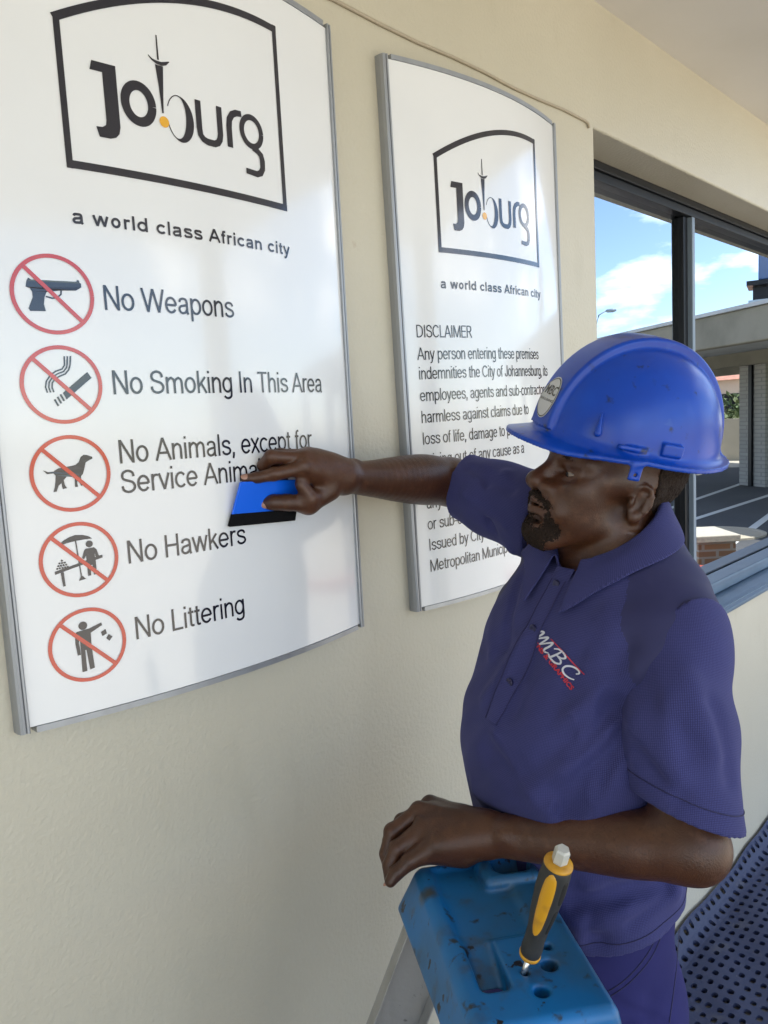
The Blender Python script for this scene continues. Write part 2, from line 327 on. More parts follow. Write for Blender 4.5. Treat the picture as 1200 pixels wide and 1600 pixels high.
rb.add([p + v @ Mx for v in V], [(0, 1, 5, 4), (1, 2, 5), (2, 3, 4, 5), (3, 0, 4), (3, 2, 1, 0)])
rb.build('roof', mat('salmon_tiles', (0.48, 0.22, 0.15), 0.8, noise=(6, (0.36, 0.17, 0.12), 0.4, 0.6)), hs)
for x in (0.6, L2-1.6): MB().box((x, -0.03, 0.9), (x+1.0, -0.003, 2.2), Mx, p).build('window', M['frame'], hs)
leaf = mat('leaf_green', (0.07, 0.11, 0.03), 0.7, noise=(3, (0.12, 0.14, 0.05), 0.4, 0.6))
def shrub(c, rad, hgt, n, lab):
    rs = np.random.RandomState(int(c[0]*10) % 999); V = []; Fc = []
    for i in range(n):
        d = rs.normal(size=3); d /= np.linalg.norm(d); d *= rs.uniform(0.45, 1)**0.5*(1+0.25*math.sin(d[0]*5+d[1]*7))
        p = A(c[0]+d[0]*rad, c[1]+d[1]*rad, G0+hgt*(0.55+0.5*d[2])); u = unit(rs.normal(size=3)); v = unit(np.cross(u, rs.normal(size=3))); s = rs.uniform(.06, .14)*max(1, rad/1.2)
        b = len(V); V += [p-u*s, p+v*s*.5, p+u*s, p-v*s*.5]; Fc.append((b, b+1, b+2, b+3))
    t = thing('shrub', (c[0], c[1], G0), lab, 'shrub', 'shrubs beyond the carport')
    mesh('foliage', V, Fc, leaf, t)
    MB().tube([A(c[0], c[1], G0), A(c[0]+.05, c[1], G0+hgt*.4), A(c[0]+.1, c[1]+.1, G0+hgt*.8)], [.09*rad, .06*rad, .02], 7).build('stem', mat('bark', (0.12, 0.08, 0.05), 0.9), t)
for px, d, r_, h_, lab in ((1128, 33, 1.5, 2.0, 'low round shrub in front of the far house in the window reflection'), (1152, 32, 1.2, 1.6, 'smallest shrub beside the brick column in the window reflection'),
        (1108, 55, 3.5, 5.2, 'tall leafy shrub rising behind the far house in the window reflection')):
    shrub(V2(px, d), r_, h_, 900, lab)
p = mirrored_at(1192, 600, 34); B = A(p[0], p[1], 0); x = unit(A(-B[1], B[0], 0)); x = unit(np.cross(A(0, 0, 1), unit(A(B[0], B[1], 0)))); Mx = np.stack([x, np.cross(A(0, 0, 1), x), A(0, 0, 1)])
tw = thing('tower', (B[0], B[1], G0), 'blue glazed tower cabin on a dark mast mirrored at the edge of the window', 'tower')
MB().box((-0.35, -0.35, G0), (0.35, 0.35, 6.3), Mx, B).build('mast', M['frame'], tw)
tg = mat('blue_glazing', (0.02, 0.07, 0.20), 0.1, spec=0.8)
MB().box((-0.15, -0.7, 6.3), (1.2, 0.7, 7.9), Mx, B).build('cabin', tg, tw, bevel=0.04)
MB().box((-0.55, -0.8, 6.12), (1.4, 0.8, 6.29), Mx, B).build('deck', M['frame'], tw)
MB().box((-0.5, -0.5, 3.9), (1.0, 0.5, 5.6), Mx, B).build('lower_cabin', mat('pale_cladding', (0.35, 0.45, 0.55), 0.4), tw)
p = mirrored_at(930, 560, 36); hp = mirrored_at(946, 486, 36)
lt = thing('street_lamp', (p[0], p[1], G0), 'grey street lamp leaning into the sky reflected in the window', 'street lamp')
MB().tube([A(p[0], p[1], G0), A(p[0], p[1], hp[2]-0.8), A(*(p+(hp-p)*.4)[:2], hp[2]-.15), hp], [.08, .05, .03, .025], 8).build('pole', M['framelight'], lt, True)
MB().lathe([(0, .03), (.08, .08), (.32, .09), (.46, .04)], hp, hp-p+A(0, 0, -(hp-p)[2]), 10).build('lamp_head', M['framelight'], lt, True)
# ------------------------------------------------------------------ a plain grotesque drawn as strokes (cap height 1)
def _sp(pts, n=5):
    P_ = [np.array(p, float) for p in pts]; P_ = [2*P_[0]-P_[1]]+P_+[2*P_[-1]-P_[-2]]; o = []
    for i in range(1, len(P_)-2):
        for t in np.linspace(0, 1, n, endpoint=False):
            a, b, c, d = P_[i-1], P_[i], P_[i+1], P_[i+2]; o.append(tuple(.5*((2*b)+(c-a)*t+(2*a-5*b+4*c-d)*t*t+(3*b-a-3*c+d)*t**3)))
    return o+[tuple(map(float, pts[-1]))]
def _ar(cx, cy, rx, ry, a0, a1, n=26): return [(cx+rx*math.cos(a), cy+ry*math.sin(a)) for a in np.radians(np.linspace(a0, a1, n))]
def glyphs(w):
    h = w/2; T, B, X, xm = 1-h, h, .725-h, .3625; ry = xm-h; G = {}
    br = lambda x: [(x, .725), (x, 0)]
    arch = lambda x0, x1: _sp([(x0, .44), (x0+.035, .57), (x0+.13, X-.01), ((x0+x1)/2+.035, X), (x1-.03, X-.075), (x1, .46)])+[(x1, 0)]
    s_low = _sp([(.395, .52), (.355, .63), (.24, X), (.125, .63), (.088, .53), (.13, .435), (.25, .375), (.37, .315), (.412, .205), (.365, .10), (.245, B-.003), (.12, .095), (.072, .205)])
    G['o'] = (.50, [_ar(.25, xm, .25-h-.012, ry, 0, 360, 40)])
    G['a'] = (.49, [_sp([(.092, .52), (.13, .63), (.245, X), (.355, .625), (.388, .50)])+[(.388, .14), (.40, .06), (.425, .0)], _sp([(.386, .405), (.26, .375), (.12, .325), (.078, .20), (.125, .085), (.215, B-.004), (.325, .10), (.386, .22)])])
    G['b'] = (.51, [[(.09, 1), (.09, 0)], _ar(.268, xm, .18, ry, 0, 360, 40)]); G['d'] = (.51, [[(.418, 1), (.418, 0)], _ar(.24, xm, .18, ry, 0, 360, 40)])
    G['c'] = (.46, [_ar(.25, xm, .188, ry, 40, 320)]); G['e'] = (.50, [[(.065, .365), (.434, .365)], _ar(.25, xm, .188, ry, -2, 325, 36)])
    G['f'] = (.26, [[(.125, 0)]+_sp([(.125, .78), (.14, .89), (.19, T), (.255, T)]), [(.02, X), (.24, X)]])
    G['g'] = (.51, [_ar(.24, xm, .18, ry, 0, 360, 40), [(.418, .725)]+_sp([(.418, .02), (.395, -.15), (.30, -.235), (.18, -.235), (.085, -.15)])])
    G['h'] = (.49, [[(.09, 1), (.09, 0)], arch(.09, .398)]); G['n'] = (.49, [br(.09), arch(.09, .398)])
    G['m'] = (.76, [br(.09), arch(.09, .38), arch(.38, .67)])
    G['i'] = (.185, [br(.093), [(.093, 1), (.093, 1-w*1.1)]]); G['l'] = (.185, [[(.093, 1), (.093, 0)]])
    G['k'] = (.44, [[(.09, 1), (.09, 0)], [(.385, .725), (.10, .30)], [(.205, .455), (.415, 0)]])
    G['p'] = (.51, [[(.09, .725), (.09, -.285)], _ar(.268, xm, .18, ry, 0, 360, 40)])
    G['r'] = (.31, [br(.09), _sp([(.09, .42), (.115, .57), (.17, X-.02), (.24, X), (.30, X-.015)])])
    G['s'] = (.46, [s_low]); G['t'] = (.26, [[(.125, .90)]+_sp([(.125, .20), (.135, .09), (.18, B), (.25, B+.01)]), [(.02, X), (.24, X)]])
    G['u'] = (.49, [br(.398), [(.09, .725)]+_sp([(.09, .25), (.115, .12), (.20, B), (.30, .085), (.365, .165), (.398, .28)])])
    G['v'] = (.43, [[(.03, .725), (.218, .01)], [(.402, .725), (.214, .01)]]); G['x'] = (.43, [[(.035, .725), (.40, 0)], [(.395, .725), (.03, 0)]])
    G['w'] = (.64, [[(.03, .725), (.172, .01)], [(.317, .72), (.168, .01)], [(.317, .72), (.468, .01)], [(.605, .725), (.464, .01)]])
    G['y'] = (.43, [[(.03, .725), (.218, .02)], [(.402, .725)]+_sp([(.215, .02), (.165, -.15), (.11, -.228), (.04, -.228)])])
    G['A'] = (.60, [[(.025, 0), (.30, .985)], [(.575, 0), (.30, .985)], [(.125, .33), (.475, .33)]])
    G['C'] = (.64, [_ar(.335, .5, .275, .5-h, 38, 322, 34)]); G['D'] = (.63, [[(.09, 1), (.09, 0)], [(.09, T)]+_sp([(.28, T), (.44, .87), (.535, .70), (.555, .5), (.535, .30), (.44, .13), (.28, B)])+[(.09, B)]])
    G['E'] = (.56, [[(.09, 1), (.09, 0)], [(.09, T), (.52, T)], [(.09, .52), (.49, .52)], [(.09, B), (.53, B)]]); G['H'] = (.61, [[(.09, 1), (.09, 0)], [(.52, 1), (.52, 0)], [(.09, .52), (.52, .52)]])
    G['I'] = (.23, [[(.115, 1), (.115, 0)]]); G['J'] = (.45, [[(.355, 1)]+_sp([(.355, .30), (.33, .12), (.215, B-.002), (.10, .12), (.075, .29)])])
    G['L'] = (.48, [[(.09, 1), (.09, 0)], [(.09, B), (.46, B)]]); G['M'] = (.79, [[(.09, 1), (.09, 0)], [(.70, 1), (.70, 0)], [(.10, .985), (.395, .02)], [(.69, .985), (.395, .02)]])
    G['N'] = (.61, [[(.09, 1), (.09, 0)], [(.52, 1), (.52, 0)], [(.10, .975), (.51, .025)]])
    bowl = lambda y0: [(.09, T)]+_sp([(.33, T), (.45, .89), (.495, .73), (.45, .56), (.33, y0)])+[(.09, y0)]
    G['P'] = (.56, [[(.09, 1), (.09, 0)], bowl(.485)]); G['R'] = (.60, [[(.09, 1), (.09, 0)], bowl(.505), [(.33, .50), (.55, 0)]])
    G['S'] = (.57, [_sp([(.485, .70), (.44, .87), (.285, T+.003), (.135, .88), (.085, .74), (.13, .60), (.28, .525), (.43, .45), (.505, .28), (.44, .115), (.285, B-.003), (.12, .12), (.065, .31)], 6)])
    G['T'] = (.52, [[(.26, 1), (.26, 0)], [(.02, T), (.50, T)]]); G['W'] = (.86, [[(.03, 1), (.23, .01)], [(.43, .985), (.226, .01)], [(.43, .985), (.634, .01)], [(.83, 1), (.63, .01)]])
    G[','] = (.22, [[(.11, .13), (.11, .0), (.075, -.16)]]); G['.'] = (.22, [[(.11, .13), (.11, 0)]]); G['-'] = (.29, [[(.03, .35), (.26, .35)]]); G[' '] = (.24, [])
    return G
_gl = {}
def stroke_text(fl, txt, s, z, cap, width=None, xs=None, w=.104, track=0.0):
    "adds ribbons to a Flat; returns the natural width"
    if w not in _gl: _gl[w] = glyphs(w)
    G = _gl[w]; total = sum(G[c][0]+track for c in txt)*cap; k = (width/total) if width else (xs or 1); x = 0
    for c in txt:
        adv, strokes = G[c]
        for st in strokes:
            pts = [(s+(x+p[0])*cap*k, z+p[1]*cap) for p in st]
            # horizontal compression must not thicken the bars: keep one stroke weight
            fl.ribbon(pts, w*cap)
        x += adv+track
    return total
# ================================================================== the two curved sign boards
EYE = CAM[2]; SZ0, SZ1 = -0.346, 0.624; BASE, BUL = 0.014, 0.034
def sign_map(x0, W, th):
    c = (W/2, 0.14)
    def f(s, z, off=0.0):
        u = (s-W/2)/(W/2); y = -(BASE + BUL*max(0.0, 1-u*u)) - off
        return A(x0 + c[0] + (s-c[0]) - th*(z-c[1]), y, EYE + c[1] + (z-c[1]) + th*(s-c[0]))
    return f
class Flat:
    "flat artwork gathered in sign coordinates, then laid on the curved board"
    def __init__(s): s.V = []; s.F = []; s.lift = []; s.n = 0
    def poly(s, pts):
        b = len(s.V); s.V += list(pts); s.n += 1; s.lift += [0]*(b-len(s.lift))+[(s.n % 6)*2e-5]*len(pts)
        for t in tessellate_polygon([[Vector((u, v, 0)) for u, v in pts]]): s.F.append(tuple(b+i for i in t))
        return s
    def ribbon(s, pts, wd):
        pts = [A(*p) for p in pts]; n = len(pts); wd = wd if hasattr(wd, '__len__') else [wd]*n; b = len(s.V)
        for i, p in enumerate(pts):
            t = unit(pts[min(i+1, n-1)]-pts[max(i-1, 0)]); q = A(-t[1], t[0])*wd[i]/2
            s.V += [tuple(p+q), tuple(p-q)]
        s.n += 1; s.lift += [0]*(b-len(s.lift))+[(s.n % 6)*2e-5]*(2*n)      # crossing strokes never share a plane
        for i in range(n-1): s.F.append((b+2*i, b+2*i+1, b+2*i+3, b+2*i+2))
        return s
    def arc(s, c, r, wd, a0, a1, n=28, ry=None):
        ry = ry or r
        return s.ribbon([(c[0]+r*math.cos(a), c[1]+ry*math.sin(a)) for a in np.radians(np.linspace(a0, a1, n))], wd)
    def disc(s, c, r, ry=None, n=24):
        return s.poly([(c[0]+r*math.cos(a), c[1]+(ry or r)*math.sin(a)) for a in np.arange(n)*2*math.pi/n])
    def build(s, name, mt, parent, f, off, du=0, dv=0):
        V = [f(u+du, v+dv, off+(s.lift[i] if i < len(s.lift) else 0)) for i, (u, v) in enumerate(s.V)]; o = mesh(name, V, s.F, mt, parent)
        bm = bmesh.new(); bm.from_mesh(o.data)
        for fc in bm.faces: fc.normal_update()
        bad = [fc for fc in bm.faces if fc.normal.y > 0]
        bmesh.ops.reverse_faces(bm, faces=bad); bm.to_mesh(o.data); bm.free(); return o
_tc = {}
def text_geo(txt, weight=0.0, shear=0.0):
    "unit text: vertices scaled so that cap height = 1"
    k = (txt, weight, shear)
    if k in _tc: return _tc[k]
    c = bpy.data.curves.new('lettering', 'FONT'); c.body = txt; c.size = 1; c.offset = weight; c.resolution_u = 4; c.shear = shear
    o = bpy.data.objects.new('lettering', c); COL.objects.link(o); dg = bpy.context.evaluated_depsgraph_get(); dg.update()
    me = bpy.data.meshes.new_from_object(o.evaluated_get(dg)); v = np.zeros(len(me.vertices)*3); me.vertices.foreach_get('co', v); v = v.reshape(-1, 3)[:, :2]
    Fc = [tuple(p.vertices) for p in me.polygons]
    bpy.data.objects.remove(o); bpy.data.curves.remove(c); bpy.data.meshes.remove(me)
    _tc[k] = (v / 0.727, Fc); return _tc[k]
def text(fl, txt, s, z, cap, width=None, xs=None, weight=0.0):
    v, Fc = text_geo(txt, weight); v = v*cap
    if width: v = v*A(width/(v[:, 0].max()-v[:, 0].min()), 1)
    elif xs: v = v*A(xs, 1)
    v = v - A(v[:, 0].min(), 0) + A(s, z); b = len(fl.V)
    fl.V += [tuple(p) for p in v]; fl.F += [tuple(b+i for i in q) for q in Fc]; return fl
def make_board(x0, W, th, label, cat):
    f = sign_map(x0, W, th); t = thing('sign', f(W/2, SZ0), label, cat)
    n = 48; ss = np.linspace(0.006, W-0.006, n); V = []; Fc = []
    for s_ in ss: V += [f(s_, SZ0+0.004, 0), f(s_, SZ1-0.004, 0), f(s_, SZ1-0.004, -0.003), f(s_, SZ0+0.004, -0.003)]
    for i in range(n-1):
        a = 4*i
        for k in range(4): Fc.append((a+k, a+4+k, a+4+(k+1) % 4, a+(k+1) % 4))
    Fc += [(0, 1, 2, 3), (4*n-1, 4*n-2, 4*n-3, 4*n-4)]
    p = MB().add(V, Fc).build('panel', M['panel'], t)
    p.data.polygons.foreach_set('use_smooth', [True]*len(p.data.polygons)); p.data.set_sharp_from_angle(angle=0.6)
    for side in (0, 1):                       # rounded rails with a groove
        prof = [(-0.0035, 0.0), (-0.0035, -0.011), (-0.002, -0.0170), (0.0008, -0.0194), (0.0030, -0.0192), (0.0035, -0.0172), (0.0045, -0.0172), (0.0050, -0.0198), (0.0072, -0.0206), (0.0084, -0.0198), (0.0087, -0.017), (0.0087, 0.0)]
        V = []; N = len(prof)
        for z in (SZ0-0.002, SZ1+0.002):
            for u, y in prof:
                q = f(u if side == 0 else W-u, z); V.append(A(q[0], y, q[2]))
        Fc = [(i, (i+1) % N, N+(i+1) % N, N+i) for i in range(N)] + [tuple(range(N)), tuple(range(N, 2*N))[::-1]]
        MB().add(V, Fc).build('rail', M['alu'], t)
    for z0, z1 in ((SZ0-0.004, SZ0+0.0036), (SZ1-0.0036, SZ1+0.004)):      # end caps follow the curve
        V = []; Fc = []; ss = np.linspace(0.016, W-0.016, 40)
        for s_ in ss:
            a, bq = f(s_, z0, 0.0022), f(s_, z1, 0.0022)
            V += [a, bq, A(bq[0], -0.001, bq[2]), A(a[0], -0.001, a[2])]
        for i in range(len(ss)-1):
            for k in range(4): Fc.append((4*i+k, 4*i+4+k, 4*i+4+(k+1) % 4, 4*i+(k+1) % 4))
        n4 = 4*len(ss); Fc += [(0, 1, 2, 3), (n4-1, n4-2, n4-3, n4-4)]
        MB().add(V, Fc).build('end_cap', M['alu'], t)
    return t, f
# -------- city logo, drawn once in the coordinates of the left board
def qcurve(x): return 0.489 + (x-0.113)*0.5713 - (x-0.113)**2*0.9335
fr = Flat()
xs = np.linspace(0.1132, 0.4449, 30)
fr.ribbon([(x, qcurve(x)-0.0043) for x in xs], 0.0095)
fr.ribbon([(0.1132+0.0037, z) for z in np.linspace(0.318, 0.488, 6)], 0.0075)
fr.ribbon([(0.4446-0.0037, z) for z in np.linspace(0.3185, 0.577, 6)], 0.0075)
fr.ribbon([(x, 0.3228) for x in xs], 0.0092)
lo = Flat()
lo.poly([(.1535, .4475), (.1825, .4475), (.1825, .376), (.1805, .368), (.176, .363), (.169, .3605), (.1555, .3605), (.1525, .372), (.160, .3725), (.1645, .3755), (.1655, .381), (.1655, .4365), (.1505, .4365)])
lo.arc((.2092, .410), .0178, .0112, 0, 360, 40, .0215)
lo.poly([(.2398, .4995), (.2414, .4995), (.2418, .470), (.2394, .470)])                      # spire
lo.ribbon([(.2272, .4725), (.232, .4685), (.238, .4665), (.245, .4662), (.2505, .468), (.2560, .4715)], [.001, .0022, .0040, .0046, .0042, .001])
lo.poly([(.2358, .4635), (.2468, .4635), (.2445, .435), (.2425, .406), (.2405, .406), (.2385, .440)])
aa = np.radians(np.linspace(155, -165, 44))
lo.ribbon([(.2640+.0165*math.cos(a), .4050+.0275*math.sin(a)) for a in aa], [.0012+.0105*max(0.0, math.cos(a*0.95+0.25))**1.2 for a in aa])
lo.ribbon([(.2945, .4350), (.2945, .400), (.2955, .3915), (.300, .3865), (.3065, .3845), (.3175, .3845), (.323, .387), (.3265, .392), (.328, .399), (.328, .435)], [.0088]*10)
lo.ribbon([(.3435, .386), (.3435, .413), (.345, .423), (.350, .4305), (.357, .434), (.3665, .435)], [.0092, .0092, .0092, .009, .0085, .0075])
lo.arc((.3835, .4155), .0178, .0080, 0, 360, 36, .0195)
lo.ribbon([(.3830, .3935), (.3925, .3915), (.3985, .387), (.4005, .380), (.4000, .369), (.396, .3625), (.389, .3595), (.369, .3605)], [.006, .0085, .0092, .0094, .0092, .009, .0085, .0075])
dot = Flat().disc((.2425, .3955), .0068)
tagl = Flat(); stroke_text(tagl, 'a world class African city', .1130, .2545, .0172, width=.333, w=.175, track=.06)
def logo(t, f, du, dv):
    g = fr.build('logo', M['ink'], t, f, .0008, du, dv)
    lo.build('lettering', M['ink'], g, f, .0008, du, dv); dot.build('dot', M['amber'], g, f, .0008, du, dv)
    tagl.build('text_line', M['ink'], t, f, .0008, du, dv)
S1, f1 = make_board(0.322, 0.574, 0.0, 'large white curved sign listing five prohibitions with red ring pictograms under a city logo', 'sign')
logo(S1, f1, 0, 0)
for txt, s, z, wd in (('No Weapons', .1428, .1550, .184), ('No Smoking In This Area', .1440, .0518, .3545), ('No Animals, except for', .1440, -.0345, .3215), ('Service Animals', .1435, -.0725, .2290), ('No Hawkers', .1430, -.1625, .1755), ('No Littering', .1440, -.2625, .1640)):
    tf = Flat(); stroke_text(tf, txt, s-.002, z, .0298, width=wd+.004); tf.build('text_line', M['ink'], S1, f1, .0008)
CX = .0838; CZ = (.170, .0645, -.042, -.148, -.2555)
def px2(cx, cy, pts, k=1.0): return [((px-cx)*.00071*k, (-(py-cy)+(px-cx)*.055)*.00074*k) for px, py in pts]
P = [Flat() for _ in range(5)]
P[0].poly(px2(80, 459, [(39, 447), (41, 438), (44, 433), (48, 436), (119, 439), (120, 436), (123, 437), (124, 441), (126, 442), (126, 448), (117, 453), (92, 453), (70, 455), (66, 463), (64, 474), (66, 485), (42, 484), (40, 480), (48, 463), (48, 455), (45, 449)]))
P[0].ribbon(px2(80, 459, [(93, 453), (92, 459), (86, 464), (78, 465), (68, 462)]), .0018).ribbon(px2(80, 459, [(79, 454), (78, 460), (81, 462)]), .0016)
P[1].poly(px2(94.5, 601, [(94, 614), (137, 583), (143, 593), (99, 625)]))
for k in range(3): P[1].ribbon(px2(94.5, 601, [(90-k*5.0, 616+k*3.6), (95-k*5.0, 627+k*3.6)]), .0022)
for k in range(3):
    P[1].ribbon(px2(94.5, 601, [(80-k*5, 612), (78-k*5, 604-k*.5), (79-k*4.5, 597-k*1.5), (84-k*3.6, 591-k*3), (92-k*3, 587-k*4), (101-k*2.2, 584-k*4), (107-k*3, 578-k*4), (110-k*4.2, 570-k*3), (112-k*5, 556)]), .0017)
P[2].poly(px2(108, 740, [(64, 729), (72, 733), (80, 733), (88, 729), (104, 728), (116, 727), (122, 723), (126, 715), (131, 712), (136, 713), (145, 717), (145, 720), (137, 723), (133, 725), (130, 735), (127, 743), (123, 747), (124, 756), (128, 762), (122, 762), (120, 757), (118, 748), (116, 756), (117, 763), (112, 763), (113, 746), (100, 744), (95, 749), (96, 757), (99, 763), (92, 763), (91, 753), (86, 757), (82, 766), (77, 766), (80, 758), (82, 748), (83, 740), (80, 736), (70, 736)]))
P[3].poly(px2(122, 875, [(91, 846), (98, 839), (108, 835), (118, 833), (130, 835), (140, 839), (146, 844), (132, 843), (118, 843), (104, 844)]))
P[3].ribbon(px2(122, 875, [(118, 843), (122, 905)]), .0014).poly(px2(122, 875, [(121, 903), (124, 903), (129, 909), (117, 910)]))
P[3].poly(px2(122, 875, [(80, 887), (160, 874), (160, 879), (80, 892)])).poly(px2(122, 875, [(89, 891), (94, 890), (95, 914), (91, 914)]))
for r_, n_ in ((0, 5), (1, 4), (2, 3), (3, 1)):
    for q in range(n_): P[3].disc(px2(122, 875, [(93+(q-(n_-1)/2)*4.2, 883-r_*4)])[0], .0013, n=8)
P[3].disc(px2(122, 875, [(140, 852)])[0], .0042)
P[3].poly(px2(122, 875, [(133, 859), (147, 859), (151, 863), (155, 877), (150, 878), (147, 868), (148, 884), (148, 905), (143, 905), (142, 888), (139, 888), (138, 905), (133, 905), (133, 870), (129, 876), (126, 873), (130, 862)]))
P[4].disc(px2(135, 1007, [(129, 973)])[0], .0052)
P[4].poly(px2(135, 1007, [(118, 981), (139, 980), (160, 975), (161, 980), (141, 988), (140, 1010), (142, 1049), (134, 1050), (131, 1015), (129, 1015), (129, 1051), (121, 1051), (122, 1008), (122, 990), (120, 1000), (121, 1021), (116, 1021), (114, 1000), (115, 985)]))
P[4].poly(px2(135, 1007, [(158, 991), (166, 988), (168, 996), (160, 999)])).poly(px2(135, 1007, [(171, 998), (177, 1004), (171, 1010), (166, 1004)]))
for k in range(5):
    r = Flat().arc((CX, CZ[k]), .0442, .0046, 0, 360, 64)
    r.ribbon([(CX-.0305, CZ[k]+.0312), (CX, CZ[k]), (CX+.0305, CZ[k]-.0312)], .0048)
    o = r.build('prohibition_ring', M['red'], S1, f1, .0013)
    P[k].build('pictogram', M['ink'], o, f1, .0008, CX, CZ[k])
S2, f2 = make_board(1.028, 0.547, 0.02, 'white curved disclaimer sign with a city logo, partly hidden behind the worker', 'sign')
logo(S2, f2, -.0195+.004, -.0125)
lines = [('DISCLAIMER', .1530), ('Any person entering these premises', .1130), ('indemnities the City of Johannesburg, its', .0780), ('employees, agents and sub-contractors', .0385), ('harmless against claims due to', -.0010), ('loss of life, damage to property', -.0405), ('arising out of any cause as a', -.0800), ('any', -.1595), ('or sub-contractors.', -.1990), ('Issued by City of Johannesburg', -.2385), ('Metropolitan Municipality', -.2785)]
k2 = .416/stroke_text(Flat(), lines[2][0], 0, 0, .0225, w=.092)
for txt, z in lines:
    tf = Flat(); stroke_text(tf, txt, .0350, z, .0225, xs=k2, w=.092); tf.build('text_line', M['ink'], S2, f2, .0008)
# ================================================================== distance-field modelling
class Sdf:
    def __init__(s): s.ops = []
    def add(s, fn, lo, hi, k=0.01, mode='u'): s.ops.append((fn, np.asarray(lo, float), np.asarray(hi, float), k, mode)); return s
    # -- primitives (world or local coordinates)
    def cone(s, p0, r0, p1, r1, k=0.01, mode='u'):
        p0 = A(*p0); p1 = A(*p1); d = p1-p0; L2 = d @ d
        def fn(x, y, z):
            t = np.clip(((x-p0[0])*d[0]+(y-p0[1])*d[1]+(z-p0[2])*d[2])/L2, 0, 1)
            return np.sqrt((x-p0[0]-t*d[0])**2+(y-p0[1]-t*d[1])**2+(z-p0[2]-t*d[2])**2) - (r0+(r1-r0)*t)
        R = max(r0, r1); return s.add(fn, np.minimum(p0, p1)-R, np.maximum(p0, p1)+R, k, mode)
    def limb(s, pts, k=0.01, n=5):
        "one limb: a smooth run of tapered pieces, (point, radius) knots"
        q = _sp([tuple(p)+(r,) for p, r in pts], n); q = [(A(*v[:3]), v[3]) for v in q]; f = []
        for (p0, r0), (p1, r1) in zip(q[:-1], q[1:]): t = Sdf().cone(p0, r0, p1, r1); f.append(t.ops[0][0])
        def fn(x, y, z):
            d = f[0](x, y, z)
            for g in f[1:]: d = np.minimum(d, g(x, y, z))
            return d
        R = max(r for _, r in q); P_ = np.array([p for p, _ in q]); return s.add(fn, P_.min(0)-R, P_.max(0)+R, k)
    def chain(s, pts, k=0.01, mode='u', kj=None):
        for (p, r), (q, t) in zip(pts[:-1], pts[1:]): s.cone(p, r, q, t, k, mode)
        return s
    def ell(s, c, r, M3=None, k=0.01, mode='u'):
        c = A(*c); r = A(*r); M3 = np.eye(3) if M3 is None else np.asarray(M3)
        def fn(x, y, z):
            u = [((x-c[0])*M3[i][0]+(y-c[1])*M3[i][1]+(z-c[2])*M3[i][2]) for i in range(3)]
            k0 = np.sqrt((u[0]/r[0])**2+(u[1]/r[1])**2+(u[2]/r[2])**2)
            k1 = np.sqrt((u[0]/r[0]**2)**2+(u[1]/r[1]**2)**2+(u[2]/r[2]**2)**2)+1e-9
            return k0*(k0-1)/k1
        R = np.sqrt(((M3*r[:, None])**2).sum(0)); return s.add(fn, c-R, c+R, k, mode)
    def box(s, c, h, rd=0.005, M3=None, k=0.005, mode='u'):
        c = A(*c); h = A(*h)-rd; M3 = np.eye(3) if M3 is None else np.asarray(M3)
        def fn(x, y, z):
            u = [np.abs((x-c[0])*M3[i][0]+(y-c[1])*M3[i][1]+(z-c[2])*M3[i][2])-h[i] for i in range(3)]
            o = np.sqrt(np.maximum(u[0], 0)**2+np.maximum(u[1], 0)**2+np.maximum(u[2], 0)**2)
            return o+np.minimum(np.maximum(np.maximum(u[0], u[1]), u[2]), 0)-rd
        R = (np.abs(M3)*(h+rd)[:, None]).sum(0); return s.add(fn, c-R, c+R, k, mode)
    def plane(s, p, n, k=0.002):
        "keep the side the normal n points away from"
        p = A(*p); n = unit(n)
        return s.add(lambda x, y, z: (x-p[0])*n[0]+(y-p[1])*n[1]+(z-p[2])*n[2], (-9,)*3, (9,)*3, k, 'i')
    def fold(s, p0, p1, wd, amp):
        "raises (amp > 0) or sinks the surface along a segment"
        p0 = A(*p0); p1 = A(*p1); d = p1-p0; L2 = d @ d
        def fn(x, y, z):
            t = np.clip(((x-p0[0])*d[0]+(y-p0[1])*d[1]+(z-p0[2])*d[2])/L2, 0, 1)
            q = (x-p0[0]-t*d[0])**2+(y-p0[1]-t*d[1])**2+(z-p0[2]-t*d[2])**2
            return amp*np.exp(-q/wd**2)
        return s.add(fn, np.minimum(p0, p1)-2.2*wd, np.maximum(p0, p1)+2.2*wd, 0, 'f')
    @staticmethod
    def comb(D, d, k, mode):
        if mode == 'f': return D-d
        if mode == 'u':
            if k <= 0: return np.minimum(D, d)
            h = np.maximum(k-np.abs(D-d), 0)/k; return np.minimum(D, d)-h*h*k*0.25
        if mode == 's': d = -d
        if k <= 0: return np.maximum(D, d)
        h = np.maximum(k-np.abs(D-d), 0)/k; return np.maximum(D, d)+h*h*k*0.25
    def eval(s, P):
        x, y, z = P[:, 0], P[:, 1], P[:, 2]; D = np.full(len(P), 0.05)
        for fn, lo, hi, k, mode in s.ops: D = s.comb(D, fn(x, y, z), k, mode)
        return D
    def grid(s, lo, hi, h):
        lo = np.asarray(lo, float); n = np.ceil((np.asarray(hi)-lo)/h).astype(int)+1
        ax = [(lo[i]+h*np.arange(n[i])).astype(np.float32) for i in range(3)]
        D = np.full(n, 0.05, np.float32)
        for fn, a, b, k, mode in s.ops:
            mg = k+3*h
            i0 = np.maximum(np.floor((a-mg-lo)/h).astype(int), 0); i1 = np.minimum(np.ceil((b+mg-lo)/h).astype(int)+1, n)
            if (i1 <= i0).any(): continue
            sl_ = tuple(slice(i0[i], i1[i]) for i in range(3))
            d = fn(ax[0][sl_[0]][:, None, None], ax[1][sl_[1]][None, :, None], ax[2][sl_[2]][None, None, :])
            D[sl_] = s.comb(D[sl_], d, k, mode)
        return D, lo
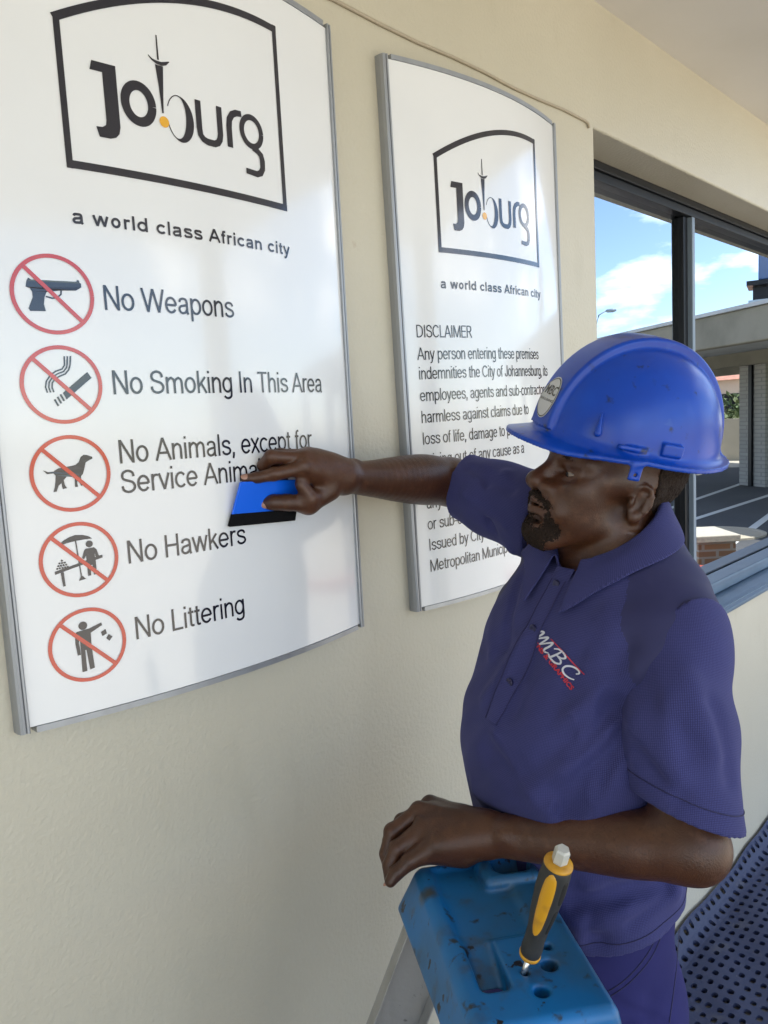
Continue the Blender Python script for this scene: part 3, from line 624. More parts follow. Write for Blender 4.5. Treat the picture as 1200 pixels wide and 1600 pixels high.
    def mesh(s, lo, hi, h, post=None):
        D, lo = s.grid(lo, hi, h)
        return nets(D, lo, h)
def nets(D, lo, h):
    "surface nets: vertices and quads of the zero level"
    S = D < 0; nx, ny, nz = D.shape
    c = np.zeros((nx-1, ny-1, nz-1), np.int8)
    for a in (0, 1):
        for b in (0, 1):
            for e in (0, 1): c += S[a:nx-1+a, b:ny-1+b, e:nz-1+e]
    I = np.argwhere((c > 0) & (c < 8)); idx = np.full(c.shape, -1, np.int32); idx[tuple(I.T)] = np.arange(len(I))
    acc = np.zeros((len(I), 3)); cnt = np.zeros(len(I))
    cor = [(a, b, e) for a in (0, 1) for b in (0, 1) for e in (0, 1)]
    for p in cor:
        for ax_ in range(3):
            if p[ax_]: continue
            q = list(p); q[ax_] = 1
            d0 = D[I[:, 0]+p[0], I[:, 1]+p[1], I[:, 2]+p[2]].astype(float); d1 = D[I[:, 0]+q[0], I[:, 1]+q[1], I[:, 2]+q[2]].astype(float)
            mk_ = (d0 < 0) != (d1 < 0); t = np.where(mk_, d0/np.where(mk_, d0-d1, 1), 0)
            v = np.array(p, float)[None, :].repeat(len(I), 0); v[:, ax_] = t
            acc += v*mk_[:, None]; cnt += mk_
    V = lo+(I+acc/cnt[:, None])*h
    Q = []
    for ax_ in range(3):
        u, w_ = (ax_+1) % 3, (ax_+2) % 3
        sl0 = [slice(1, -1)]*3; sl1 = [slice(1, -1)]*3
        sl0[ax_] = slice(0, -1); sl1[ax_] = slice(1, None)
        e0, e1 = S[tuple(sl0)], S[tuple(sl1)]
        for flip in (0, 1):
            E_ = np.argwhere((e0 & ~e1) if not flip else (~e0 & e1))
            if not len(E_): continue
            base = E_.copy(); base[:, u] += 1; base[:, w_] += 1          # grid corner of the edge
            def cell(du, dw):
                b = base.copy(); b[:, u] += du; b[:, w_] += dw; return idx[b[:, 0], b[:, 1], b[:, 2]]
            q = np.stack([cell(-1, -1), cell(0, -1), cell(0, 0), cell(-1, 0)], 1)
            Q.append(q if not flip else q[:, ::-1])
    Q = np.concatenate(Q); Q = Q[(Q >= 0).all(1)]
    return V, Q
def np_mesh(name, V, Q, mt, parent=None, smooth=True, mat_idx=None, attrs=None):
    me = bpy.data.meshes.new(name); me.vertices.add(len(V)); me.vertices.foreach_set('co', np.asarray(V, np.float32).ravel())
    me.loops.add(Q.size); me.loops.foreach_set('vertex_index', Q.ravel().astype(np.int32))
    me.polygons.add(len(Q)); me.polygons.foreach_set('loop_start', np.arange(0, Q.size, Q.shape[1], dtype=np.int32))
    me.update(calc_edges=True); me.validate()
    for k, v in (attrs or {}).items():
        a = me.attributes.new(k, 'FLOAT_VECTOR', 'POINT'); a.data.foreach_set('vector', np.asarray(v, np.float32).ravel())
    o = link(name, me, mt, parent, smooth)
    if mat_idx is not None: me.polygons.foreach_set('material_index', np.asarray(mat_idx, np.int32))
    return o
def smooth_mesh(V, Q, n=1, lam=0.5):
    "a few umbrella smoothing steps"
    e = np.concatenate([Q[:, [i, (i+1) % Q.shape[1]]] for i in range(Q.shape[1])])
    for _ in range(n):
        s = np.zeros_like(V); c = np.zeros(len(V))
        np.add.at(s, e[:, 0], V[e[:, 1]]); np.add.at(c, e[:, 0], 1)
        np.add.at(s, e[:, 1], V[e[:, 0]]); np.add.at(c, e[:, 1], 1)
        V = V+lam*(s/np.maximum(c, 1)[:, None]-V)
    return V
# ================================================================== the worker
LFT = unit(A(-RGT[0], -RGT[1], 0)); TOC = unit(A(-FWD[0], -FWD[1], 0)); UP = A(0, 0, 1)
def basis(yaw, pitch=0, roll=0):
    "rows: forward, left, up; yaw turns from image-left towards the camera"
    y, p = math.radians(yaw), math.radians(pitch)
    f = math.cos(p)*(math.cos(y)*LFT+math.sin(y)*TOC)+math.sin(p)*UP
    l = math.cos(y)*TOC-math.sin(y)*LFT; u = np.cross(f, l)
    if roll:
        r = math.radians(roll); l, u = l*math.cos(r)+u*math.sin(r), u*math.cos(r)-l*math.sin(r)
    return np.stack([f, l, u])
K = 1.07
def PM(px, py, dep): return PX(px, py, dep*K)
TB = basis(27)                                     # torso frame
HB = basis(15, 20, -9)                                 # head frame
HS = 0.955
EAR = PM(988, 787, 0.955)
HO = EAR-HB[1]*0.074*HS                               # head origin, between the ears
def hl(x, y, z): return HO+A(x, y, z)*HS @ HB
# ---- joints
SHL, ELB, WRI = PM(1056, 1008, 0.920), PM(1076, 1326, 0.842), PM(765, 1304, 0.955)
SHR, ELR, WRR = PX(842, 806, 1.24), PX(706, 753, 1.355), PX(538, 746, 1.175)
def tcen(cr_cam, z, g):
    rh = (cr_cam+0.0525*(z-CAM[2]))/0.9986
    return A(CAM[0], CAM[1], 0)-LFT*rh-TOC*g+UP*z
# z, half depth, half width, centre across the picture, distance
SEC = [(0.86, .110, .160, .262, .985), (0.95, .116, .163, .266, .985), (1.04, .122, .164, .270, .985), (1.12, .128, .165, .264, .988), (1.18, .131, .167, .256, .99), (1.254, .130, .170, .253, .993), (1.34, .122, .174, .266, 1.0),
       (1.42, .112, .176, .289, 1.008), (1.465, .094, .150, .303, 1.014), (1.50, .076, .105, .311, 1.016), (1.53, .064, .072, .316, 1.018), (1.56, .058, .062, .318, 1.018)]
SEC = [(CAM[2]+(a-CAM[2])*K, b*.925, c*.955, d*K, e*K) for a, b, c, d, e in SEC]
_z = np.array([s[0] for s in SEC]); _c = np.array([tcen(s[3], s[0], s[4]) for s in SEC]); _ab = np.array([s[1:3] for s in SEC])
def _smooth(xq, ys):
    "monotone-ish cubic through the sections"
    m = np.gradient(ys, _z); i = np.clip(np.searchsorted(_z, xq)-1, 0, len(_z)-2); h = _z[i+1]-_z[i]; t = np.clip((xq-_z[i])/h, 0, 1)
    return (2*t**3-3*t**2+1)*ys[i]+(t**3-2*t**2+t)*h*m[i]+(-2*t**3+3*t**2)*ys[i+1]+(t**3-t**2)*h*m[i+1]
def torso_fn(grow):
    def fn(x, y, z):
        zz = np.asarray(z).ravel(); cx, cy, a, b = (_smooth(zz, q).reshape(np.shape(z)) for q in (_c[:, 0], _c[:, 1], _ab[:, 0], _ab[:, 1]))
        u = (x-cx)*TB[0][0]+(y-cy)*TB[0][1]; v = (x-cx)*TB[1][0]+(y-cy)*TB[1][1]
        a = a+grow; b = b+grow
        e = 2.35
        q = (np.abs(u/a)**e+np.abs(v/b)**e+1e-9)**(1/e)
        return (q-1)*np.minimum(a, b)*0.95
    return fn
TLO, THI = _c.min(0)-0.2, _c.max(0)+0.2
man = thing('person', A(_c[2][0], _c[2][1], 0), 'man in blue hard hat and navy polo reaching to the sign, arm on the ladder', 'person')
# ------------------------------------------------------------------ body: head, neck, trunk, arms and hands in one skin
hd = Sdf()
def hell(c, r, k, mode='u', rot=None): hd.ell(hl(*c), A(*r)*HS, HB if rot is None else rot, k*HS, mode)
def hcone(p, r, q, t, k, mode='u'): hd.cone(hl(*p), r*HS, hl(*q), t*HS, k*HS, mode)
hell((-.008, 0, .055), (.098, .075, .082), .01)
hell((.040, 0, .050), (.057, .062, .058), .02)
hell((.044, 0, -.014), (.056, .057, .068), .03)
for s in (1, -1):
    hell((.058, s*.044, -.006), (.028, .022, .020), .02)
    hcone((.010, s*.048, -.045), .017, (.072, s*.020, -.087), .0175, .022)
    hell((.048, s*.041, -.036), (.032, .020, .032), .02)
    hcone((-.02, s*.060, .03), .018, (.045, s*.056, .018), .014, .02)
hell((.080, 0, -.086), (.022, .026, .019), .02)
hell((.078, 0, -.047), (.027, .036, .030), .02)
for s in (1, -1): hcone((.090, s*.008, .031), .012, (.070, s*.050, .032), .010, .012)
for s in (1, -1): hell((.098, s*.033, .012), (.019, .021, .0125), .012, 's')
for s in (1, -1):
    hd.ell(hl(.0755, s*.033, .012), (.0145, .0150, .0140), HB, .005)
    hell((.0905, s*.034, .0095), (.0105, .0130, .0027), .0015, 's', basis(15+s*16, 12, -9))
    hcone((.088, s*.021, .020), .0042, (.078, s*.049, .017), .0040, .006)
    hcone((.086, s*.022, .001), .0030, (.076, s*.047, .002), .0030, .007)
hcone((.091, 0, .024), .009, (.1145, 0, -.012), .0125, .012)
hell((.115, 0, -.016), (.0135, .0150, .0115), .008)
for s in (1, -1):
    hell((.101, s*.0175, -.019), (.0135, .0095, .0095), .007)
    hell((.110, s*.0085, -.0275), (.0065, .0048, .0040), .004, 's')
    hcone((.098, s*.026, -.020), .0035, (.084, s*.040, -.048), .0030, .02)
for s in (1, -1):
    hcone((.1035, s*.004, -.0415), .0070, (.090, s*.026, -.0485), .0045, .006)
    hcone((.1015, s*.002, -.0545), .0080, (.089, s*.024, -.0505), .0045, .006)
hell((.108, 0, -.0478), (.016, .027, .0016), .003, 's')
hell((.094, 0, -.0665), (.008, .020, .006), .01, 's')
for s in (1, -1):                                   # ears
    EB = np.stack([unit(HB[0]*.94-HB[1]*s*.28), unit(HB[1]*s*.94+HB[0]*.28), HB[2]])
    ec = hl(-.008, s*.0765, .004)
    def ep(x, y, z): return ec+(A(x, y, z)*HS*.92) @ EB
    hd.ell(ep(0, 0, 0), A(.0165, .0050, .0275)*HS*.92, EB, .005)
    hd.ell(ep(.003, .0065, -.001), A(.0110, .0065, .0170)*HS*.92, EB, .003, 's')
    hd.ell(ep(-.001, .0060, .0165), A(.0095, .0040, .0055)*HS*.92, EB, .002, 's')
    rimp = [(.011, .001, .012), (.010, .0035, .022), (.002, .0045, .0268), (-.008, .0045, .0245), (-.0145, .004, .0145), (-.0160, .0035, .002), (-.0130, .003, -.010), (-.0070, .002, -.020)]
    for p_, q_ in zip(rimp[:-1], rimp[1:]): hd.cone(ep(*p_), .0030, ep(*q_), .0030, .0025)
    hd.ell(ep(-.001, .001, -.0235), A(.0085, .0050, .0080)*HS, EB, .004)
    hd.ell(ep(.0125, .003, -.002), A(.0040, .0045, .0075)*HS, EB, .004)
    hd.cone(ep(-.008, .0035, -.010), .0026, ep(-.0095, .0035, .010), .0024, .003)
NB = _c[9]+UP*0.0
hd.cone(hl(-.026, 0, -.035), .054, NB-TB[0]*.008+UP*.01, .060, .025)
hd.cone(hl(.012, 0, -.070), .032, NB+TB[0]*.008+UP*.005, .046, .02)
hd.cone(hl(-.02, .050, -.03), .014, NB+TB[0]*.055+TB[1]*.02-UP*.03, .012, .02)
HEAD_N = len(hd.ops)
bd = Sdf(); bd.ops = list(hd.ops)
bd.add(torso_fn(-.024), TLO, A(THI[0], THI[1], 1.55), .03)
bd.chain([(NB+TB[1]*.05-UP*.03, .045), (SHL-UP*0, .050)], .04); bd.chain([(NB-TB[1]*.05-UP*.03, .045), (SHR, .050)], .04)
fa = lambda t, up=0.0: ELB+(WRI-ELB)*t+UP*up
bd.limb([(SHL, .049), (SHL*.5+ELB*.5+TB[0]*.004, .044), (ELB-(ELB-SHL)*.05, .037)], .02)
bd.ell(ELB+unit(ELB-WRI)*.008-UP*.002, (.034, .034, .034), None, .03)
bd.limb([(fa(-.02), .034), (fa(.12, .001), .0385), (fa(.28, .002), .0405), (fa(.5, .002), .0365), (fa(.72), .0310), (fa(.9), .0280), (fa(1.0), .0285)], .02)
bd.ell(WRI+UP*.013+TOC*.017+(ELB-WRI)*.08, (.010, .010, .009), None, .018)           # wrist bone
bd.limb([(SHR, .049), (SHR*.5+ELR*.5, .045), (ELR, .039)], .02)
dR = unit(WRR-ELR); fb = lambda t, up=0.0: ELR+(WRR-ELR)*t+UP*up
bd.limb([(fb(-.02), .037), (fb(.15, .001), .0420), (fb(.32, .002), .0430), (fb(.52, .001), .0380), (fb(.75, .0), .0300), (fb(.92), .0255), (fb(1.0), .0260)], .02)
bd.ell(WRR+UP*.020-dR*.018, (.010, .009, .008), None, .014)
# hand on the ladder (left): palm, four fingers over the edge, thumb beyond
def hand(mcp, fingers, thumb, wrist, wr, rp, back):
    for i, p in enumerate(mcp): bd.cone(wrist+(p-wrist)*.08, wr, p, rp[i], .014)
    for a, b in zip(mcp[:-1], mcp[1:]): bd.cone(a+(wrist-a)*.18, .0115, b+(wrist-b)*.18, .0115, .012)
    for p, f in zip(mcp, fingers):
        ch = [(p, f[0][1]*1.08)]+f
        for (a, r), (b, t) in zip(ch[:-1], ch[1:]): bd.cone(a, r, b, t, .0022)
        bd.ell(p+back*.003, (.0095,)*3, None, .008)
        bd.ell(f[0][0]+back*.001, (f[0][1]*1.08,)*3, None, .003)
    for (a, r), (b, t) in zip(thumb[:-1], thumb[1:]): bd.cone(a, r, b, t, .010)
mcpL = [PM(672, 1258, 1.022), PM(655, 1268, .998), PM(660, 1294, .974), PM(682, 1320, .952)]
fL = [[(PM(628, 1284, 1.016), .0105), (PM(608, 1314, 1.008), .0098), (PM(606, 1344, 1.0), .0085)],
      [(PM(613, 1300, .992), .0112), (PM(604, 1334, .986), .0102), (PM(610, 1362, .980), .0088)],
      [(PM(620, 1327, .968), .0112), (PM(609, 1352, .964), .0102), (PM(610, 1372, .960), .0088)],
      [(PM(640, 1346, .950), .0106), (PM(619, 1364, .946), .0098), (PM(610, 1377, .943), .0080)]]
hand(mcpL, fL, [(WRI+FWD*.02, .017), (PM(715, 1280, 1.02), .015), (PM(690, 1292, 1.045), .0115), (PM(668, 1304, 1.06), .0095)], WRI, .0235, [.0130, .0135, .0132, .0128], UP)
bd.ell((WRI+sum(mcpL)/4)/2-UP*.008, (.036, .034, .024), None, .025)
bd.cone(PM(668, 1328, .965), .016, PM(722, 1333, .965), .018, .02)
# hand with the squeegee (right)
mcpR = [PX(474, 731, 1.108), PX(474, 716, 1.118), PX(480, 712, 1.134), PX(490, 722, 1.150)]
fR = [[(PX(428, 741, 1.094), .0094), (PX(403, 746, 1.090), .0084), (PX(384, 748, 1.088), .0070)],
      [(PX(424, 714, 1.100), .0098), (PX(411, 727, 1.108), .0088), (PX(420, 748, 1.117), .0078)],
      [(PX(438, 711, 1.124), .0094), (PX(424, 728, 1.134), .0086), (PX(430, 752, 1.138), .0076)],
      [(PX(455, 720, 1.142), .0086), (PX(440, 736, 1.146), .0078), (PX(444, 754, 1.147), .0070)]]
hand(mcpR, fR, [(PX(515, 766, 1.150), .0165), (PX(482, 788, 1.132), .0140), (PX(448, 785, 1.116), .0105), (PX(427, 785, 1.112), .0098), (PX(415, 786, 1.111), .0075)], WRR, .0205, [.0115, .0118, .0115, .0108], -FWD*.5+UP*.5)
bd.ell((WRR+sum(mcpR)/4)/2+DWN*.004, (.030, .020, .026), None, .02)
bd.cone(PX(470, 757, 1.112), .009, PX(486, 778, 1.120), .010, .012)
# tendons, finger creases and veins
for p in mcpL: bd.fold(p+UP*.013+TOC*.003, p+(WRI-p)*.55+UP*.021+TOC*.006, .0045, .0016)
for p in mcpR[:3]: bd.fold(p+UP*.008+TOC*.011, p+(WRR-p)*.6+UP*.008+TOC*.018, .0045, .0014)
for F_ in (fL, fR):
    for f in F_:
        for q_ in (0, 1):
            c_ = f[q_][0]; t_ = unit(f[q_+1][0]-c_); s_ = unit(np.cross(t_, TOC+UP*.3))
            for dd_ in (-.0025, .0, .0025): bd.fold(c_+t_*dd_-s_*.008+TOC*.008, c_+t_*dd_+s_*.008+TOC*.008, .0018, -.0007)
v0 = [fa(1.0)+UP*.022+TOC*.016, fa(.80)+UP*.016+TOC*.027, fa(.58)+UP*.020+TOC*.030, fa(.36)+UP*.010+TOC*.039]
for a_, b_ in zip(v0[:-1], v0[1:]): bd.fold(a_, b_, .0042, .0018)
v0 = [fa(.86)-UP*.002+TOC*.029, fa(.62)-UP*.006+TOC*.035, fa(.45)+UP*.004+TOC*.038]
for a_, b_ in zip(v0[:-1], v0[1:]): bd.fold(a_, b_, .004, .0014)
v0 = [fb(.95)+UP*.008+TOC*.024, fb(.7)+UP*.004+TOC*.031, fb(.45)+UP*.012+TOC*.038]
for a_, b_ in zip(v0[:-1], v0[1:]): bd.fold(a_, b_, .004, .0015)
V, Q = bd.mesh((0.46, -0.84, 0.84), (1.30, -0.015, 1.80), 0.0023)
V = smooth_mesh(V, Q, 1, 0.45)
body = np_mesh('body', V, Q, M['skin'], man)
def nail(p, d, n_, L_, W_):
    d = unit(d); n_ = unit(np.asarray(n_)-d*(np.asarray(n_) @ d)); s = np.cross(n_, d); V = []; Fc = []
    for i in range(7):
        for j in range(7):
            u, v = i/6*2-1, j/6*2-1; rr = max(abs(u), abs(v)); th = math.atan2(v, u); x, y = rr*math.cos(th), rr*math.sin(th)
            V.append(p+d*x*L_+s*y*W_+n_*(.0012-.0022*y*y-.0008*x*x))
    for i in range(6):
        for j in range(6): Fc.append((i*7+j, i*7+j+1, i*7+j+8, i*7+j+7))
    o = mesh('fingernail', V, Fc, M['nail'], body, True); return o
nail(fR[0][2][0]+TOC*.0050+UP*.0038, fR[0][2][0]-fR[0][1][0], TOC*.8+UP*.6, .0062, .0048)
nail(PX(417, 787, 1.111)+TOC*.0068-UP*.001, LFT-UP*.1, TOC-UP*.1, .0072, .0056)
nail(fL[3][2][0]+LFT*.0058-UP*.001, fL[3][2][0]-fL[3][1][0], LFT+TOC*.4, .0056, .0046)
# eyes
for s in (1, -1):
    c = hl(.0770, s*.033, .0115)
    e = Sdf().ell(c, (.0118,)*3); V, Q = e.mesh(c-.015, c+.015, .0012)
    eye = np_mesh('eyeball', V, Q, mat('eye_white', (0.20, 0.155, 0.125), 0.12), body)
    g = unit(HB[0]*.93-HB[2]*.36+HB[1]*(-.10)); bm_ = MB().lathe([(.0108, .0052), (.0116, .0050), (.0122, .003), (.0123, .0002)], c, g, 18)
    bm_.build('iris', mat('dark_iris', (0.012, 0.007, 0.005), 0.1), eye, True)
# hair below the hat, brows, moustache and beard: thin shells over the same skin
def shell(name, region, off, lo, hi, h=.0016, jit=.0008):
    D, lo = hd.grid(lo, hi, h); R, _ = region.grid(lo, hi, h); n = [min(a, b) for a, b in zip(D.shape, R.shape)]
    D = D[:n[0], :n[1], :n[2]]; R = R[:n[0], :n[1], :n[2]]
    rs = np.random.RandomState(3); nz_ = rs.normal(size=D.shape).astype(np.float32)*jit
    T = np.maximum(D-off+nz_, R+nz_*2); T = np.maximum(T, -(D+.004))
    V, Q = nets(T, np.asarray(lo, float), h); return np_mesh(name, V, Q, M['hair'], body)
bx0, bx1 = HO-.16, HO+.17
rg = Sdf()
for s in (1, -1):
    rg.cone(hl(.106, s*.004, -.0335), .0055, hl(.094, s*.029, -.0395), .0060, .004)
    rg.cone(hl(.093, s*.030, -.041), .0072, hl(.082, s*.033, -.072), .0085, .006)
    rg.cone(hl(.080, s*.034, -.076), .012, hl(.090, 0, -.096), .0145, .008)
rg.ell(hl(.086, 0, -.096), (.023, .030, .018), HB, .01); rg.cone(hl(.098, 0, -.066), .005, hl(.094, 0, -.085), .010, .004)
shell('beard', rg, .0010, bx0, bx1, .0015, .0010)
rg = Sdf()
for s in (1, -1): rg.chain([(hl(.097, s*.014, .0305), .0040), (hl(.093, s*.028, .0330), .0042), (hl(.078, s*.050, .030), .0025)], .002)
shell('eyebrow', rg, .0009, bx0, bx1, .0016, .0003)
rg = Sdf().ell(hl(-.080, 0, .045), (.070, .12, .070), HB, .01)
shell('hair', rg, .0022, bx0, bx1, .002)
# ------------------------------------------------------------------ polo shirt
def march(F, o, d, t0, t1, n=90):
    "distance along a ray to the first zero of F"
    t = np.full(len(o), t0); done = np.zeros(len(o), bool)
    for _ in range(n):
        v = F.eval(o+d*t[:, None]); done |= v < 2e-5; t = np.where(done, t, t+np.clip(v, 0, .03)*0.7)
    return t, F.eval(o+d*t[:, None]) < .002
TS = Sdf().add(torso_fn(.005), TLO, A(THI[0], THI[1], 1.55), .01)
TS.chain([(NB+TB[1]*.035-UP*.020-TB[0]*.012, .052), (SHL+TB[1]*-.006, .0590)], .05); TS.chain([(NB-TB[1]*.04-UP*.032, .050), (SHR+TB[1]*.01, .0600)], .05)
TS.ell(_c[5]+TB[0]*.02+TB[1]*.02, (.120, .150, .11), TB, .05)
def surf(px, py, F=TS):
    o = CAM[None]; d = unit(ray(px, py))[None]; t, ok = march(F, o, d, .62, 2); return (o+d*t[:, None])[0]
def folds(F, L_, base=TS):
    for (a, b, wd, amp) in L_: F.fold(surf(*a, base), surf(*b, base), wd*1.15, amp*2.5)
FL_ = [((968, 1085), (905, 1150), .007, .0022), ((966, 1100), (895, 1180), .006, -.0022), ((970, 1120), (915, 1215), .007, .002), ((975, 1135), (930, 1245), .006, -.002), ((945, 1180), (850, 1250), .008, -.002), ((905, 1020), (860, 1130), .010, -.0016), ((775, 1150), (830, 1240), .009, .0018),
       ((1000, 1400), (930, 1450), .007, .0022), ((1040, 1395), (985, 1445), .006, -.002), ((915, 1400), (905, 1470), .007, .002),
       ((955, 1110), (850, 1195), .014, -.0045), ((950, 1128), (835, 1235), .013, .004), ((965, 1150), (880, 1265), .014, -.004), ((962, 1060), (900, 1120), .012, .003),
       ((975, 1010), (955, 1110), .014, -.004), ((830, 1010), (800, 1110), .016, -.003), ((765, 1180), (850, 1225), .016, -.004), ((745, 1235), (860, 1260), .014, .004), ((760, 1265), (900, 1262), .010, -.004),
       ((900, 1410), (1000, 1395), .012, -.005), ((905, 1440), (1050, 1390), .014, .004), ((960, 1395), (1040, 1382), .010, -.005), ((895, 1390), (935, 1470), .012, -.003),
       ((800, 900), (770, 1020), .010, .0035), ((812, 905), (790, 1010), .008, -.003), ((820, 1000), (760, 1090), .012, .003), ((945, 960), (985, 1050), .014, .002)]
BASE_TS = Sdf(); BASE_TS.ops = list(TS.ops)
folds(TS, FL_, BASE_TS)
TS.add(lambda x, y, z: .0012*np.sin(x*41+z*23+1.3*np.sin(y*37))*np.sin(z*31+y*29)+.0006*np.sin(x*90+z*70+y*40), (-9,)*3, (9,)*3, 0, 'f')
HEM = 1.006
CUT = Sdf(); CUT.ops = list(TS.ops)
CUT.plane(_c[2]*A(1, 1, 0)+UP*(HEM+.006), -(UP+TB[0]*.22)).plane(NB+UP*.008+TB[0]*.02, UP+TB[0]*.45)
CUT.cone(NB-UP*.05+TB[0]*.012, .058, NB+UP*.06+TB[0]*.012, .070, .006, 's')
CUT.add(torso_fn(-.016), A(TLO[0], TLO[1], HEM-.03), A(THI[0], THI[1], HEM+.055), 0, 's')
V, Q = CUT.mesh((0.46, -0.86, 0.98), (1.26, -0.10, 1.60), .0030)
def cloth_torso(V):
    cx = np.interp(V[:, 2], _z, _c[:, 0]); cy = np.interp(V[:, 2], _z, _c[:, 1])
    u = (V[:, 0]-cx)*TB[0][0]+(V[:, 1]-cy)*TB[0][1]; v = (V[:, 0]-cx)*TB[1][0]+(V[:, 1]-cy)*TB[1][1]
    return np.stack([np.arctan2(v, u)*.145, V[:, 2], 0*u], 1), u, v
V = smooth_mesh(V, Q, 3)
cl, u_, v_ = cloth_torso(V)
fc = V[Q].mean(1); _, uu, vv = cloth_torso(fc)
yk = (np.abs(vv) > .108+.50*(1.46-fc[:, 2])) & (fc[:, 2] > 1.33)
shirt = np_mesh('polo_shirt', V, Q, [M['shirt'], M['yoke']], man, mat_idx=yk.astype(np.int32), attrs={'cloth': cl})
# sleeves
def sleeve(sh, el, r0, r1, r2, tcut, cutp, cutn, armp, armn, fl, lo, hi, lift):
    S = Sdf(); d = el-sh
    S.chain([(sh-d*.16, r0*.98), (sh, r0), (sh+d*.45, r1), (sh+d*(tcut+.12), r2)], .03)
    for a in lift: S.ell(*a)
    B_ = Sdf(); B_.ops = list(S.ops); folds(S, [(a, b, w_*.85, m_*.75) for a, b, w_, m_ in fl], B_)
    S.add(lambda x, y, z: .0010*np.sin(x*47+z*29+1.3*np.sin(y*39))*np.sin(z*37+y*31), (-9,)*3, (9,)*3, 0, 'f')
    S.cone(sh+d*(tcut-.30), r1-.010, sh+d*(tcut+.3), r2-.006, .004, 's')
    S.plane(cutp, cutn, .001); S.plane(armp, armn, .003)
    V, Q = S.mesh(lo, hi, .0030); V = smooth_mesh(V, Q, 3); ax = unit(d); t = (V-sh) @ ax
    a = unit(np.cross(ax, A(.3, .4, .1))); b = np.cross(ax, a); q = V-sh
    o = np_mesh('sleeve', V, Q, M['shirt'], shirt, attrs={'cloth': np.stack([np.arctan2(q @ b, q @ a)*.060, t, 0*t], 1)})
    return o, S
pa, pb, pc_ = PM(1005, 1236, .872), PM(1163, 1286, .865), PM(1085, 1296, .792)
q1, q2, q3 = PM(1006, 990, .876), PM(1136, 1030, .925), PM(962, 1100, .895)
an = unit(np.cross(q2-q1, q3-q1)); an = an if an[2] > 0 else -an
cn = unit(np.cross(pb-pa, pc_-pa)); cn = cn if cn @ (ELB-SHL) > 0 else -cn
slL, SL = sleeve(SHL, ELB, .0620, .0600, .0640, .80, pa, cn, q1, an, [((1005, 1075), (1080, 1165), .016, -.004), ((990, 1130), (1060, 1215), .014, .0035), ((1000, 1180), (1060, 1240), .012, -.004), ((1075, 1060), (1120, 1180), .016, .003), ((1110, 1100), (1140, 1220), .012, -.003), ((1040, 1100), (1050, 1230), .014, .003)],
    SHL-.17-A(0, 0, .2), SHL+.17, [((SHL+ELB)/2+TB[0]*.018+UP*.005, (.050, .053, .10), TB, .03)])
dR = ELR-SHR
slR, SR = sleeve(SHR, ELR, .066, .060, .0570, .86, SHR+dR*.86, unit(dR)+LFT*.25, SHR-dR*.10, -unit(dR), [((735, 730), (800, 765), .010, -.004), ((728, 770), (790, 820), .010, .0035), ((760, 740), (770, 830), .009, -.004), ((790, 740), (800, 860), .010, .004)],
    np.minimum(SHR, ELR)-.1, np.maximum(SHR, ELR)+.1, [])
# stitched hems
def ring_on(S, p, n, sh, r, off, n_=80, w_=.0006):
    "a thin thread line where the plane (p, n) meets the cloth"
    n = unit(n); a = unit(np.cross(n, A(.2, .3, .93))); b = np.cross(n, a); o = []; d = []
    th = np.arange(n_)*2*math.pi/n_; D_ = np.cos(th)[:, None]*a+np.sin(th)[:, None]*b
    t, ok = march(S, sh+D_*.2, -D_, 0, .2); P_ = sh+D_*(.2-t[:, None])+D_*off
    return [q for q in P_]+[P_[0]]
ctr_ = SHL+(ELB-SHL)*.74; ctr_ = ctr_-cn*((ctr_-pa) @ cn+.022)
MB().tube(ring_on(SL, ctr_, cn, ctr_, .06, .0003), .0008, 5, False).build('seam', M['thread'], slL, True)
zc = _c[2]+A(0, 0, HEM+.024-_c[2][2])
MB().tube(ring_on(TS, zc, UP+TB[0]*.22, zc, .12, .0002, 140), .0008, 5, False).build('seam', M['thread'], shirt, True)
# collar
CZ0 = CAM[2]+(1.497-CAM[2])*K
def zfold(ph): return CZ0+.004+.098*(.5-.5*math.cos(ph))**1.25
CV = []; CU = []; nph = 90; ph0, ph1 = math.radians(14), math.radians(346)
NC = NB+TB[0]*.014
for i in range(nph):
    ph = ph0+(ph1-ph0)*i/(nph-1); dr = math.cos(ph)*TB[0]+math.sin(ph)*TB[1]
    rf = 1/math.sqrt((math.cos(ph)/.064)**2+(math.sin(ph)/.070)**2); zf_ = zfold(ph)
    lean = -TB[0]*.16
    k = min(1, min(i, nph-1-i)/9)                    # the points hang lower and open outwards
    pt = (1-k)*.030
    rows = [(-.004, -.034), (-.001, -.010), (.0015, -.002), (.005, 0), (.0085, -.004), (.013, -.018), (.020, -.036-pt*.4), (.028, -.053-pt), (.0283, -.0535-pt)]
    for j, (dr_, dz) in enumerate(rows):
        z = zf_+dz; p = NC+dr*(rf+dr_)+lean*(zf_-CZ0)+UP*(z-NC[2])
        if ph < .6: p = p+TB[1]*pt*.35
        if ph > 5.6: p = p-TB[1]*pt*.35
        CV.append(p); CU.append((ph*.085, z, 0))
CV = np.array(CV); nr = len(rows)
for _ in range(8):                                   # rest the fall on the shirt
    val = TS.eval(CV); e = 1e-3
    g = np.stack([TS.eval(CV+A(*np.eye(3)[q])*e)-val for q in range(3)], 1); g /= np.linalg.norm(g, axis=1)[:, None]+1e-9
    need = np.where(np.arange(len(CV)) % nr >= 5, np.maximum(.0045-val, 0), 0)
    CV = CV+g*need[:, None]
for _ in range(6):
    C3 = CV.reshape(nph, nr, 3); C3[2:-2, 5:] = (C3[1:-3, 5:]+2*C3[2:-2, 5:]+C3[3:-1, 5:])/4; CV = C3.reshape(-1, 3)
Q = np.array([(i*nr+j, i*nr+j+1, (i+1)*nr+j+1, (i+1)*nr+j) for i in range(nph-1) for j in range(nr-1)])
